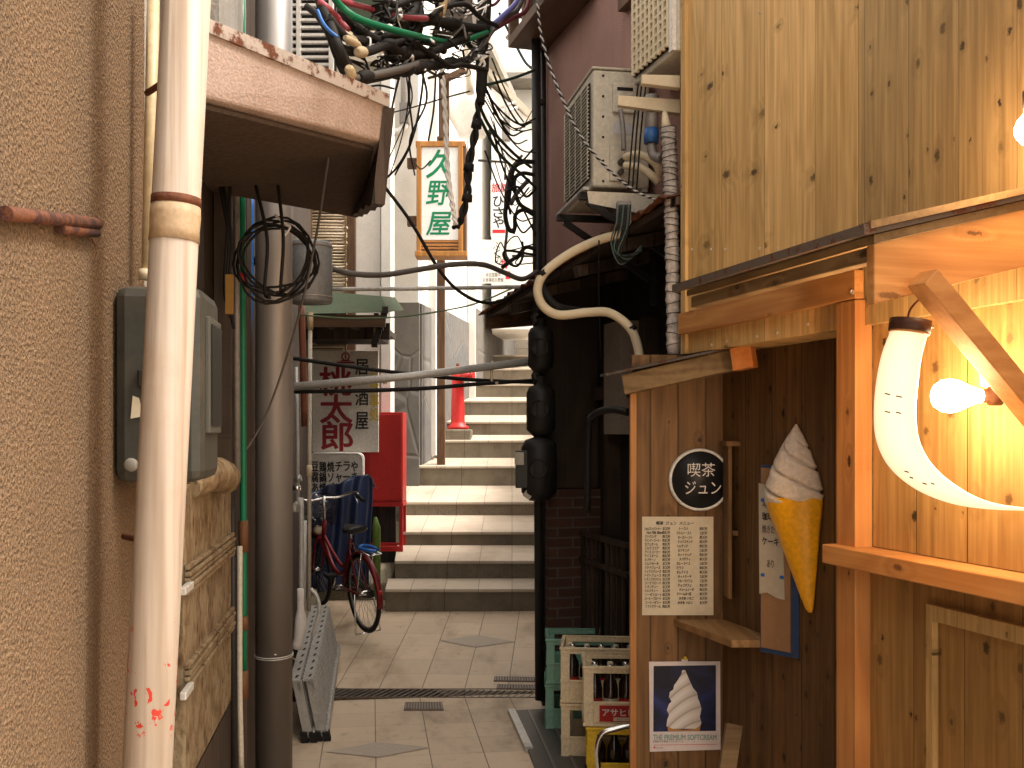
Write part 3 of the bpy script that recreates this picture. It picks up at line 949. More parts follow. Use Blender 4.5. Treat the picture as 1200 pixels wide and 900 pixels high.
MB().box(lx0 + .02, lx1 - .034, ey + .01, ey + .05, ez - .06, ez - .024).build('eave_rail', LUMBER_OLD, hoo, DF, bevel=0.003)
bt = MB().box(lx0 - .005, lx1 + .025, ey - .045, ey - .027, ez - .008, ez + .016)
bt.build('drip_edge', OLD_SHEET, hoo, DF)
# brace under the hood
MB().bar(P(1081, 325, 2.36), P(1284, 572, 2.50), 0.05, 0.068, (0, -1, 0.2)).build('brace', LUMBER_X, hoo, bevel=0.003)
# nail heads along the boards
def nail(x, y, z, r):
    MB().lathe([(0.0, -.002), (r, -.001), (r, .002)], 8, T(x, y, z) @ Matrix.Rotation(R(90), 4, 'X')).build('nail', ALU, ca, DF)
for (px, py) in ((811, 292), (833, 292), (850, 292), (890, 291), (912, 292)):
    x, z = on(DF, px, py, -0.001); nail(x, -.001, z, .0055)
for (px, py) in ((834, 404), (852, 400), (887, 394), (911, 390), (947, 380), (974, 376), (811, 140), (890, 15)):
    x, z = on(DF, px, py, -0.001); nail(x, -.001, z, .0055)
x, z = on(DF, 999, 342, -0.037); nail(x, -.037, z, .008)

# ------------------------------------------------------------ things on the left wall
def solo(mb, name, label, cat, mat, group=None, M=None, bevel=0.0):
    return tag(mb.build(name, mat, None, M, bevel), label, cat, group)
def cable(name, label, pts, r, mat, group=None, k=8, n=8, cat='cable'):
    return solo(MB().tube([P(*q) for q in pts], r, n, k), name, label, cat, mat, group)

# white downpipe
pk = NT('downpipe_paint', 0.5, 0, 0.35)
st = pk.noise(pk.map((14, 14, 0.6)), 1.0, 5)
bl = pk.noise(pk.co(), 6, 6, 0.65)
st2 = pk.noise(pk.map((40, 40, 0.35)), 1.0, 4, 0.6)
st = pk.math('MAXIMUM', st, pk.math('MULTIPLY', st2, 0.98))
col = pk.mix(pk.math('MULTIPLY', pk.step(st, 0.46, 0.68), 0.62), (0.42, 0.352, 0.29), (0.19, 0.118, 0.068))
col = pk.mix(pk.math('MULTIPLY', pk.step(bl, 0.5, 0.7), 0.35), col, (0.34, 0.23, 0.15))
sp = pk.noise(pk.map((40, 40, 30)), 1.0, 3, 0.6)
z_ = pk.xyz()[2]
band = pk.math('MULTIPLY', pk.step(z_, 1.245, 1.285), pk.step(z_, 1.48, 1.42))
m_ = pk.math('MULTIPLY', pk.step(sp, 0.60, 0.612), band)
col = pk.mix(m_, col, (0.46, 0.035, 0.02))
pk.color(col); pk.bump(bl, 0.08, 0.01)
dp = thing('downpipe', 'fat white leaning downpipe with rust collar and red paint flecks on left wall', 'downpipe', (-0.86, 1.82, 0.0))
a, b = P(220, -30, 1.86), P(171, 935, 1.82)
foot = a.lerp(b, 1.757); foot.z = max(foot.z, 0.004)
MB().tube([a.lerp(b, -0.35), foot], 0.0425, 32).build('pipe', pk.m, dp)
def along(py):
    t = (py + 30) / 965.0
    return a.lerp(b, t)
MB().tube([along(246), along(258), along(274), along(288)], [0.0432, 0.0445, 0.0432, 0.0445], 32).build('collar', paint('stained_collar', (0.40, 0.29, 0.18), 0.6, 0, 0.8, 12, dirt=(0.16, 0.075, 0.03)), dp)
MB().tube([along(236), along(246)], 0.0438, 32).build('collar_ring', RUST, dp)
for py in (90, 640):
    q = along(py)
    MB().tube([q + Vector((-.1, .1, 0)), q + Vector((-.04, .03, 0))], 0.006, 8).build('wall_bracket', RUST, dp)

# beige conduit with bottom fitting, grey conduit
cd = thing('beige_conduit', 'thin beige conduit running down into the grey meter box', 'conduit', tuple(P(171, 325, 2.14)))
MB().tube([P(180, -20, 2.16), P(173, 318, 2.14)], 0.0125, 14).build('tube', BEIGE_PVC, cd)
MB().tube([P(173, 316, 2.14), P(172.5, 328, 2.14)], 0.0175, 14).build('fitting', CREAM_SHEATH, cd)
MB().tube([P(175.5, 203, 2.15), P(175.4, 206, 2.15)], 0.014, 14).build('coupling', CREAM_SHEATH, cd)
solo(MB().tube([P(196, -20, 2.35), P(189, 330, 2.35)], 0.012, 12), 'grey_conduit', 'narrow grey conduit half hidden behind the white downpipe', 'conduit', POLE_GREY)

# meter box
z_near = 1.99
xa, za = on(LF, 131, 345, 0)
mb_ = thing('meter_box', 'dark grey electric meter box with glazed front behind the downpipe', 'meter box', tuple(P(150, 560, 2.0)))
bx0 = xa
top, bot = EYE + (HY - 333) / FPX * 1.99, EYE + (HY - 566) / FPX * 1.99
bm_ = MB().box(bx0, bx0 + 0.215, -0.172, -0.002, bot, top)
bm_.build('case', GREYBOX, mb_, LF, bevel=0.022)
MB().box(bx0 + 0.03, bx0 + 0.185, -0.181, -0.17, top - 0.29, top - 0.055).build('window_frame', plain('frame_grey', (0.07, 0.07, 0.058), 0.6), mb_, LF, bevel=0.003)
MB().box(bx0 + 0.042, bx0 + 0.173, -0.184, -0.176, top - 0.275, top - 0.07).build('pane', GLASS_DARK, mb_, LF)
MB().lathe([(0.0, -0.006), (0.010, -0.006), (0.013, -0.003), (0.014, 0.004)], 18, T(bx0 - 0.001, -0.036, bot + 0.035) @ Matrix.Rotation(R(90), 4, 'Y') ).build('lock', plain('lock_grey', (0.22, 0.20, 0.17), 0.5), mb_, LF)
MB().box(bx0 - 0.016, bx0 + 0.0, -0.09, -0.05, top - 0.20, top - 0.165).build('catch', BLACK_IRON, mb_, LF, bevel=0.004)
MB().sheet([(bx0 - .004, -.06, bot + .13), (bx0 - .004, -.036, bot + .125), (bx0 - .004, -.04, bot + .17), (bx0 - .004, -.052, bot + .165)]).build('seal_tag', PAPER, mb_, LF)

# rusty angle bracket on the stucco
DEEP_RUST = rusty('deep_rust', (0.05, 0.02, 0.015), 0.5, 25, 0.1)
xa, za = on(LF, 4, 250, -0.01); xb, zb = on(LF, 113, 262, -0.01)
rb = thing('rusty_bracket', 'rusty iron bar fixed across the stucco wall', 'bracket', tuple(LF @ Vector((xb, 0, zb))))
MB().tube([(xa, -0.012, za), (xb, -0.012, zb)], 0.0105, 14).build('bar', DEEP_RUST, rb, LF)
xc, zc = on(LF, 70, 270, -0.01)
MB().tube([(xc, -0.010, zc + .003), (xb - .003, -0.010, on(LF, 110, 271, -.01)[1])], 0.009, 12).build('lug', DEEP_RUST, rb, LF)
MB().tube([(xb - .005, -.004, zb - .03), (xb + .02, -.003, zb - .036), (xb + .04, -.003, zb - .03)], 0.0015, 6).build('wire_end', RUST, rb, LF)

# weathered ribbed panel with steel clips
wp = thing('ribbed_panel', 'weathered yellow brown ribbed panel with steel clips below the meter box', 'panel', tuple(LF @ Vector((1.0, 0, 0.6))))
kp = NT('peeling_brown_panel', 0.9, 0, 0.2)
pn = kp.vor(kp.map((40, 40, 18)), 1.0); pq = kp.noise(kp.co(), 14, 7, 0.7)
kp.color(kp.mix(kp.step(pq, 0.42, 0.6), kp.mix(kp.step(pn, 0.1, 0.5), (0.05, 0.030, 0.018), (0.175, 0.115, 0.06)), (0.25, 0.19, 0.115)))
kp.bump(kp.math('ADD', pn, pq), 0.7, 0.012)
xs0, xs1 = on(LF, 217, 700, -0.03)[0], on(LF, 271, 700, -0.03)[0]
ztop, zbot = EYE + (HY - 566) / FPX * 2.75, EYE + (HY - 905) / FPX * 2.75
MB().box(xs0, xs1, -0.03, 0.045, zbot, ztop).build('sheet', kp.m, wp, LF, bevel=0.006)
for py in (655, 765):
    z = EYE + (HY - py) / FPX * 2.75
    bd = MB()
    for i in range(5):
        bd.box(xs0 - 0.005, xs1, -0.042 - 0.004 * (i % 2), -0.028, z - 0.016 * i - 0.012, z - 0.016 * i)
    bd.build('ribbed_band', kp.m, wp, LF, bevel=0.003)
for py in (679, 793):
    z = EYE + (HY - py) / FPX * 2.72
    MB().box(xs0 - 0.10, xs0 + 0.012, -0.050, -0.034, z - 0.010, z + 0.010).build('clip', ALU, wp, LF, bevel=0.003)
lm = MB()
lm.tube([P(222, 572, 2.7), P(238, 560, 2.8), P(256, 556, 3.0), P(268, 566, 3.2)], [0.03, 0.045, 0.05, 0.03], 12, 4)
lm.build('mossy_top', kp.m, wp)
solo(MB().box(xs0 - 0.09, xs0 - 0.05, -0.012, 0.02, 0.99, 1.72), 'cable_channel', 'grey metal cable channel beside the ribbed panel', 'channel', POLE_GREY, None, LF)
solo(MB().box(xs0 - 0.05, xs1 + 0.1, -0.02, 0.035, 0.2, 0.86), 'timber_boarding', 'old brown boarding under the ribbed panel', 'boarding', DARK_WOOD, None, LF)

# green and blue pipes
gp = thing('green_pipe', 'thin bright green pipe running down beside the grey pole', 'pipe', tuple(P(284, 640, 4.1)))
MB().tube([P(283, -20, 3.8), P(284, 300, 3.8), P(286, 800, 3.82)], 0.0125, 12, 5).build('tube', GREEN_SHEATH, gp)
MB().tube([P(284, 320, 3.8), P(284, 333, 3.8)], 0.0165, 12).build('red_tape', RED, gp)
for a_, b_ in ((610, 647), (722, 738), (786, 818)):
    MB().tube([P(285, a_, 3.815), P(285.5, b_, 3.815)], 0.018, 12).build('wrap', plain('brown_tape', (0.14, 0.06, 0.025), 0.6), gp)
bp = solo(MB().tube([P(295, 225, 4.15), P(294, 345, 4.15), P(288, 520, 4.15), P(289, 640, 4.15)], 0.0095, 12, 6), 'blue_pipe', 'slim blue pipe beside the green pipe', 'pipe', BLUE_SHEATH)
solo(MB().tube([P(281, 640, 3.72), P(281, 800, 3.72), P(283, 905, 3.72)], 0.010, 10, 4), 'pale_conduit', 'pale conduit below the green pipe beside the pole foot', 'conduit', OFFWHITE)
solo(MB().tube([P(272, 560, 3.55), P(274, 905, 3.55)], 0.013, 10), 'black_pipe', 'black pipe running down right of the ribbed panel', 'pipe', BLACK_IRON)
solo(MB().tube([P(276, -20, 3.68), P(277, 280, 3.68), P(278, 560, 3.68)], 0.012, 10), 'grey_pipe', 'grey pipe tight on the left of the green pipe', 'pipe', POLE_GREY)
solo(MB().box(-0.012, 0.012, -0.008, 0.008, -0.065, 0.065, T(*P(269, 345, 3.38))), 'ochre_tag', 'ochre yellow tag hanging on black cables left of the green pipe', 'tag', plain('ochre', (0.26, 0.135, 0.03), 0.6))

# grey steel pole
pl = thing('steel_pole', 'stout grey steel pole browned towards its foot on the left', 'pole', tuple(P(321, 905, 4.4)))
kk = NT('pole_steel', 0.42, 0.35, 0.4)
a_ = kk.noise(kk.map((1, 1, 0.2)), 6, 6, 0.65)
zz = kk.xyz()[2]
col = kk.mix(a_, (0.24, 0.225, 0.215), (0.36, 0.335, 0.32))
kk.color(kk.mix(kk.math('MULTIPLY', kk.step(zz, 1.75, 0.8), 0.8), col, (0.10, 0.078, 0.06)))
kk.rough(kk.math('MULTIPLY_ADD', a_, 0.3, 0.3)); kk.bump(a_, 0.06, 0.01)
px_ = P(321, 0, 4.4)
MB().tube([(px_.x, 4.4, -0.2), (px_.x, 4.4, 5.8)], 0.078, 36).build('shaft', kk.m, pl)
wr = MB()
for dz in (0, 0.008):
    wr.tube([(px_.x + 0.081 * math.cos(t), 4.4 + 0.081 * math.sin(t), EYE + (HY - 768) / FPX * 4.4 + dz + 0.004 * math.sin(t)) for t in [i * 2 * math.pi / 24 for i in range(25)]], 0.0022, 6)
wr.build('wire_tie', ALU, pl)
solo(MB().tube([P(322, 767, 4.32), P(341, 770, 4.5), P(348, 775, 5.4)], 0.003, 6, 4), 'tie_wire', 'loose wire tying the grey pole to the ladder', 'wire', ALU)

# small grey tank on the pole
tk = thing('grey_tank', 'small grey drum fixed behind the steel pole', 'drum', tuple(P(364, 357, 4.8)))
c0 = P(362, 355, 4.8)
MB().lathe([(0, 0), (0.104, 0), (0.109, 0.008), (0.109, 0.27), (0.104, 0.282), (0, 0.29)], 32, T(*c0)).build('body', paint('drum_grey', (0.20, 0.21, 0.225), 0.5, 0.2, 0.3), tk)
MB().lathe([(0.1095, 0.02), (0.113, 0.024), (0.1095, 0.028)], 32, T(*c0)).build('rim', POLE_GREY, tk)
MB().lathe([(0.1095, 0.255), (0.113, 0.26), (0.1095, 0.265)], 32, T(*c0)).build('rim', POLE_GREY, tk)
MB().bar(c0 + Vector((-.1, -.05, .14)), c0 + Vector((-.17, -.35, .14)), 0.03, 0.03).build('bracket', BLACK_IRON, tk)

# coil of black cable round the pole
cl = thing('cable_coil', 'coil of black cable looped round the grey steel pole', 'cable coil', tuple(P(330, 340, 4.3)))
for i in range(6):
    m = MB()
    cx, cy = 322 + random.uniform(-3, 5), 304 + random.uniform(-5, 6)
    rx, ry = 44 + random.uniform(-5, 5), 42 + random.uniform(-7, 9)
    pts = [P(cx + rx * math.cos(t), cy + ry * math.sin(t) + 6 * math.sin(2 * t + i), 3.62 - 0.012 * i + 0.05 * math.cos(t)) for t in [2 * math.pi * j / 20 for j in range(20)]]
    m.tube(pts, 0.0045, 7, closed=True)
    m.build('loop', BLACK, cl)
MB().tube([P(322, 252, 3.5), P(334, 262, 3.5), P(340, 266, 3.5), P(333, 276, 3.5), P(330, 268, 3.5)], 0.004, 6, 5).build('tie', PAPER_WHITE, cl)
for i, (x0, x1) in enumerate(((262, 268), (258, 265), (270, 263), (300, 310), (326, 329))):
    cable('drop_cable', 'black cable hanging from the canopy beside the pole', [(x0, 218, 3.5), (x1 + 3, 280, 3.45), (x1, 340, 3.45), (x1 + 6, 385 - 12 * i, 3.42)], 0.006, BLACK, 'black drop cables by the pole')
cable('stay_wire', 'thin grey wire slanting from the canopy edge down across the pole', [(397, 92, 3.0), (384, 190, 3.2), (368, 290, 3.5), (346, 385, 3.7), (310, 490, 3.9), (266, 560, 3.8)], 0.0042, GREY_SHEATH, cat='wire')

# white slatted window grille up behind the canopy
gr = thing('slatted_grille', 'white slatted window grille above the concrete canopy', 'grille', tuple(P(365, 80, 6.0)))
sl2 = MB()
z6 = 5.6
for i in range(16):
    z = EYE + (HY - (95 - i * 8.7)) / FPX * z6
    sl2.box(P(338, 0, z6).x, P(386, 0, z6).x, z6 - 0.012, z6 + 0.012, z, z + 0.014)
sl2.build('slat', WHITE_PAINT, gr)
for px in (338, 348, 386):
    MB().box(P(px, 0, z6).x, P(px, 0, z6).x + 0.022, z6 - 0.02, z6 + 0.02, EYE + (HY - 105) / FPX * z6, EYE + (HY + 60) / FPX * z6).build('upright', WHITE_PAINT, gr)
MB().box(P(330, 0, z6).x, P(392, 0, z6).x, z6 + 0.05, z6 + 0.08, EYE + (HY - 105) / FPX * z6, EYE + (HY + 60) / FPX * z6).build('panel', BLACK_WOOD, gr)
pb = thing('pale_board', 'plain pale board beside the slatted grille', 'board', tuple(P(395, 95, 6.5)))
MB().box(P(385, 0, 6.5).x, P(398, 0, 6.5).x, 6.5, 6.54, EYE + (HY - 130) / FPX * 6.5, EYE + (HY - 25) / FPX * 6.5).build('sheet', OFFWHITE, pb)

# bamboo blind behind the awning
bb = thing('bamboo_blind', 'pale bamboo slat blind hanging above the green awning', 'blind', tuple(P(385, 410, 9.6)))
sm_ = MB()
zz_ = 9.62
yy = 245
while yy < 411:
    z = EYE + (HY - yy) / FPX * zz_
    sm_.tube([(P(352, 0, zz_).x, zz_ + random.uniform(-.004, .004), z), (P(406, 0, zz_).x + random.uniform(-.01, .01), zz_ + random.uniform(-.004, .004), z + random.uniform(-.004, .004))], 0.012, 6)
    yy += 3.6
sm_.build('slats', wood('bamboo', (0.68, 0.57, 0.42), (0.42, 0.30, 0.19), width=0.028, across='z', grain='x', knots=0.1, gap=0.002, tone=0.5), bb)
for px in (364, 404):
    MB().box(P(px, 0, 9.6).x, P(px + 2, 0, 9.6).x, 9.594, 9.606, EYE + (HY - 411) / FPX * zz_, EYE + (HY - 243) / FPX * zz_).build('cord', LUMBER_OLD, bb)

# green awning over the eating house door
aw_ = thing('green_awning', 'faded green sheet awning with dark timber underside over the sign boards', 'awning', tuple(P(400, 400, 8.6)))
zf, zb_ = 8.3, 9.7
a, b = P(338, 368, zf), P(455, 366, zf)
c2, d2 = P(447, 347, 8.6), P(338, 338, 8.6)
MB().hexa([a, b, b + Vector((0, 1.2, .16)), a + Vector((0, 1.2, .16))], [d2, c2, c2 + Vector((0, 1.0, .12)), d2 + Vector((0, 1.0, .12))]).build('sheet', GREEN_ROOF, aw_)
MB().box(a.x, b.x - .03, zf + .03, zf + .07, a.z - .10, a.z - .004).build('eave_board', BROWN_X, aw_)
MB().box(a.x, b.x - .05, zf + .5, zf + .56, a.z - .16, a.z - .02).build('eave_board', DARK_WOOD, aw_)
for t in (0.1, 0.35, 0.6, 0.85):
    x = a.x + (b.x - a.x) * t
    MB().bar((x, zf + .04, a.z - .06), (x, 9.69, a.z - .06), .05, .05).build('rafter', DARK_WOOD, aw_)
jg = MB()
for i in range(9):
    q = P(455 - i * 1.6, 362 + i * 5, zf + .02 * i)
    jg.box(q.x - .05, q.x, q.y, q.y + .02, q.z - .035, q.z + .02)
jg.build('ragged_edge', BLACK_WOOD, aw_)
MB().box(P(358, 0, 9.0).x, P(446, 0, 9.0).x, 8.95, 9.6, EYE + (HY - 397) / FPX * 9.0, EYE + (HY - 378) / FPX * 9.0).build('valance', BLACK_WOOD, aw_)
MB().bar(P(441, 370, 8.5), P(440, 396, 8.9), .04, .05).build('bracket', LUMBER_OLD, aw_)

# signs of the eating house
SF = Matrix.Identity(4)
sg = thing('shop_sign', 'tall white hanging sign with big maroon characters beside the red locker', 'sign', tuple(P(405, 529, 9.6)))
zs = 9.6
a, b = P(366, 530, zs), P(443.5, 411, zs)
MB().box(a.x, b.x, zs, zs + 0.03, a.z, b.z).build('panel', BOARD_WHITE, sg, bevel=0.003)
def st(body, px, py, w, h, z, mat, parent, **kw):
    q = P(px, py, z)
    return text(body, T(q.x, q.y, q.z), w / FPX * z, h / FPX * z, mat, parent, **kw)
st('桃', 393, 447, 37, 33, zs - .003, INK_MAROON, sg, off=0.02)
st('太', 394, 479, 37, 33, zs - .003, INK_MAROON, sg, off=0.02)
st('郎', 395, 511, 36, 34, zs - .003, INK_MAROON, sg, off=0.02)
st('居', 424, 430, 15, 18, zs - .003, INK, sg, off=0.015)
st('酒', 424, 466, 15, 18, zs - .003, INK, sg, off=0.015)
st('屋', 424, 493, 15, 20, zs - .003, INK, sg, off=0.015)
st('お食事処', 438.5, 462, 11, 62, zs - .003, INK_YELLOW, sg, off=0.015, vertical=True, gap=0.95)
q = P(405, 418, zs - .004)
em = MB().tube([(q.x + 0.035 * math.cos(t), q.y, q.z + 0.035 * math.sin(t)) for t in [i * 2 * math.pi / 16 for i in range(16)]], 0.007, 6, closed=True)
em.box(q.x - .085, q.x + .085, q.y - .004, q.y + .002, q.z - .062, q.z - .046).box(q.x - .05, q.x + .05, q.y - .004, q.y + .002, q.z - .042, q.z - .034).box(q.x - .006, q.x + .006, q.y - .004, q.y + .002, q.z - .02, q.z + .02)
em.build('emblem', INK_MAROON, sg)

mn = thing('menu_board', 'white rounded menu board with black brush lettering above the blue tarpaulin', 'sign', tuple(P(395, 612, 9.5)))
zs = 9.5
a, b = P(362, 613, zs), P(426, 530, zs)
def rrect(x0, x1, z0, z1, r, n=6):
    out = []
    for cx, cz, s0 in ((x1 - r, z1 - r, 0), (x0 + r, z1 - r, 90), (x0 + r, z0 + r, 180), (x1 - r, z0 + r, 270)):
        out += [(cx + r * math.cos(R(s0 + 90 * i / n)), cz + r * math.sin(R(s0 + 90 * i / n))) for i in range(n + 1)]
    return out
MB().prism(rrect(a.x, b.x, a.z, b.z, .06), zs, zs + .08).build('panel', BOARD_WHITE, mn, bevel=0.004)
fr = MB().tube([(x, zs - .002, z) for x, z in rrect(a.x + .012, b.x - .012, a.z + .012, b.z - .012, .05)], 0.006, 6, closed=True)
fr.build('rim', ALU, mn)
for i, w in enumerate(('やきそば', 'ラーメン', 'チャンポン', '焼ソバ定食', '鶏鍋焼うどん', '豆腐あん')):
    n = len(w)
    st(w, 415.5 - i * 9.3, 541 + n * 6.1, 8.2, n * 12.2, zs - .004, INK, mn, off=0.03, vertical=True, gap=0.95)

# red locker on its stand
lk = thing('red_locker', 'red enamelled metal locker on a red stand beside the steps', 'locker', tuple(P(450, 650, 9.2)))
zl = 9.70
a, b = P(423, 588, zl), P(472, 483, zl)
MB().box(a.x, b.x, zl, zl + 0.34, a.z, b.z).build('cabinet', RED, lk, bevel=0.006)
MB().box(a.x + .02, b.x - .012, zl - .012, zl - .002, a.z + .02, b.z - .02).build('door', RED, lk, bevel=0.004)
MB().lathe([(0, -.03), (.012, -.03), (.012, -.012), (.006, 0)], 12, T(b.x - .004, zl + .06, P(0, 536, zl).z) @ Matrix.Rotation(R(90), 4, 'Y')).build('latch', CHROME, lk)
lz0 = P(0, 650, zl).z - 0.02
for x in (a.x - .1, b.x - .035):
    for y in (zl + .0, zl + .29):
        MB().box(x, x + .035, y, y + .035, lz0, a.z - .002).build('leg', RED, lk, bevel=0.003)
for y in (zl - .004, zl + .294):
    MB().box(a.x - .1, b.x, y, y + .03, lz0 + .05, lz0 + .10).build('stretcher', RED, lk, bevel=0.003)
MB().box(a.x - .1, b.x + .004, zl - .006, zl + .33, a.z - .045, a.z - .004).build('apron', RED, lk, bevel=0.003)

# tarpaulin draped over a parked moped
tp = MB()
nx, nz = 26, 22
z0_, z1_ = 8.15, 8.75
base = 0.40
def tarp_pt(u, w):
    # u across (0 left, 1 right), w up front (0 hem) to back
    x = -1.84 + u * 0.60
    top_ = 1.27 + 0.20 * max(0, u - 0.1) ** 1.1 - 0.12 * max(0, u - 0.93) * 8
    f = min(1, w / 0.6)
    z = base + (top_ - base) * (1 - (1 - f) ** 1.6)
    y = 9.08 - 0.10 * (1 - f) if w < 0.6 else 9.08 + (w - 0.6) * 0.6
    if w >= 0.6: z -= 0.25 * (w - 0.6)
    fold = 0.032 * math.sin(u * 26 + 4 * (1 - w)) * (1 - w * 0.6) + 0.02 * math.sin(u * 11 + w * 9)
    return Vector((x + 0.25 * fold, y + fold, z + 0.012 * math.sin(u * 17 + w * 14)))
vs = [tarp_pt(i / nx, j / nz) for j in range(nz + 1) for i in range(nx + 1)]
fs = [(j * (nx + 1) + i, j * (nx + 1) + i + 1, (j + 1) * (nx + 1) + i + 1, (j + 1) * (nx + 1) + i) for j in range(nz) for i in range(nx)]
tp.add(vs, fs, True)
to = solo(tp, 'tarpaulin', 'dark blue tarpaulin draped over a parked machine behind the red bicycle', 'tarpaulin', TARP)
sd = to.modifiers.new('thickness', 'SOLIDIFY'); sd.thickness = 0.006

# pipes in the corner by the ladder
wpz = 6.6
pp = thing('standpipe', 'tall thin white pole with a yellow cap left of the shop sign', 'pole', tuple(P(363, 716, wpz)))
MB().tube([P(363.5, 372, wpz), P(362, 716, wpz)], 0.0135, 12).build('shaft', OFFWHITE, pp)
MB().tube([P(363.5, 366, wpz), P(363.5, 386, wpz)], 0.019, 12).build('cap', BEIGE_PVC, pp)
MB().tube([P(362.5, 545, wpz), P(362.5, 558, wpz)], 0.019, 12).build('joint', CREAM_SHEATH, pp)
solo(MB().tube([P(353, 355, 6.8), P(355, 420, 6.8), P(357, 500, 6.8)], 0.022, 12, 4), 'copper_pipe', 'reddish brown pipe left of the thin white pole', 'pipe', paint('copper_brown', (0.20, 0.065, 0.035), 0.5))
fp = thing('water_pipes', 'silver water pipes with valves standing against the left wall', 'pipes', tuple(P(350, 720, 6.3)))
MB().tube([P(345, 600, 6.3), P(346, 592, 6.3), P(350, 590, 6.3), P(353, 594, 6.3), P(353, 725, 6.3)], 0.017, 12, 4).build('pipe', GALV, fp)
MB().tube([P(347, 430, 6.3), P(349, 520, 6.3), P(349, 600, 6.3)], 0.011, 10).build('pipe', GALV, fp)
MB().tube([P(357, 610, 6.5), P(356, 715, 6.5)], 0.014, 10).build('pipe', GALV, fp)
MB().tube([P(346, 562, 6.3), P(353, 560, 6.3)], 0.022, 12).build('valve', paint('valve_grey', (0.35, 0.36, 0.35), 0.4, 0.6), fp)
MB().tube([P(343, 572, 6.3), P(352, 572, 6.3)], 0.016, 12).build('valve', CHROME, fp)
MB().tube([P(364, 690, 6.4), P(372, 700, 6.4), P(374, 718, 6.4), P(366, 745, 6.4)], 0.012, 10, 5).build('bend', ALU, fp)
MB().tube([P(347, 760, 6.2), P(352, 735, 6.2), P(352, 690, 6.2)], [0.03, 0.036, 0.022], 14, 4).build('wrap', PAPER_WHITE, fp)

# folded aluminium ramps standing on edge along the wall
def ramp_rack(px_near, near, far, z0_, label):
    r_ = thing('aluminium_ramp', label, 'ramp', tuple(P(px_near, 868, 5.95)))
    n, f = near, far
    d = (f - n)
    u = d.normalized()
    side = Vector((u.y, -u.x, 0)).normalized()
    hgt = 0.345
    upv = Vector((0.0, 0, 1))
    def pt(t, s, h): return n + d * t + side * (s - 0.20 * h) + upv * h
    wdt = 0.060
    top_ = MB().hexa([pt(0, 0, hgt), pt(0, wdt, hgt), pt(1, wdt, hgt), pt(1, 0, hgt)], [pt(0, 0, hgt + .012), pt(0, wdt, hgt + .012), pt(1, wdt, hgt + .012), pt(1, 0, hgt + .012)])
    top_.hexa([pt(0, wdt - .006, hgt - .05), pt(0, wdt, hgt - .05), pt(1, wdt, hgt - .05), pt(1, wdt - .006, hgt - .05)], [pt(0, wdt - .006, hgt), pt(0, wdt, hgt), pt(1, wdt, hgt), pt(1, wdt - .006, hgt)])
    to_ = top_.build('top_rail', RAMP_ALU, r_, bevel=0.002)
    for i in range(13):
        t = (i + .5) / 13
        MB().hexa([pt(t - .012, .028, hgt + .0125), pt(t - .012, .040, hgt + .0125), pt(t + .012, .048, hgt + .0125), pt(t + .012, .036, hgt + .0125)],
                 [pt(t - .012, .028, hgt + .0145), pt(t - .012, .040, hgt + .0145), pt(t + .012, .048, hgt + .0145), pt(t + .012, .036, hgt + .0145)]).build('slot', BLACK, to_)
    bt_ = MB().hexa([pt(0, 0, 0.02), pt(0, wdt + .01, .02), pt(1, wdt + .01, .02), pt(1, 0, .02)], [pt(0, 0, .05), pt(0, wdt + .01, .05), pt(1, wdt + .01, .05), pt(1, 0, .05)])
    bt_.build('bottom_rail', RAMP_ALU, r_, bevel=0.002)
    for i in range(24):
        t = 0.02 + i * 0.96 / 23
        MB().hexa([pt(t - .006, .012, .05), pt(t - .006, .066, .05), pt(t + .006, .066, .05), pt(t + .006, .012, .05)],
                  [pt(t - .006, .012, hgt), pt(t - .006, .066, hgt), pt(t + .006, .066, hgt), pt(t + .006, .012, hgt)]).build('rung', RAMP_ALU, r_)
    tn_ = MB()
    prof_ = []
    for i in range(24):
        prof_ += [(i / 24, .040), (i / 24 + .006, .062), ((i + .9) / 24, .062)]
    outl = [(0, .022)] + prof_ + [(1, .040), (1, .022)]
    vs_ = [pt(t, wdt + .012, h_) for t, h_ in outl] + [pt(t, wdt + .024, h_) for t, h_ in outl]
    n_ = len(outl)
    tn_.add(vs_, [tuple(range(n_)), tuple(range(2 * n_ - 1, n_ - 1, -1))] + [(i, i + n_, (i + 1) % n_ + n_, (i + 1) % n_) for i in range(n_)])
    tn_.build('serrated_edge', RAMP_ALU, r_)
    for s in (0, .05):
        MB().hexa([pt(-.012, s, 0.0), pt(-.012, s + .04, 0.0), pt(.02, s + .04, 0), pt(.02, s, 0)], [pt(-.012, s, .05), pt(-.012, s + .04, .05), pt(.02, s + .04, .05), pt(.02, s, .05)]).build('rubber_foot', BLACK, r_)
    return r_
near, far = P(384, 868, 5.95) + Vector((-.072, 0, 0)), P(398, 770, 7.95) + Vector((-.072, 0, 0))
near.z = 0.002; far.z = 0.09
ramp_rack(375, near, far, 0, 'aluminium ramp standing on edge, the one nearer the paved path')
ramp_rack(355, near + Vector((-.072, -.03, 0.0)), far + Vector((-.075, 0, 0.0)), 0, 'aluminium ramp standing on edge, the one nearer the wall')

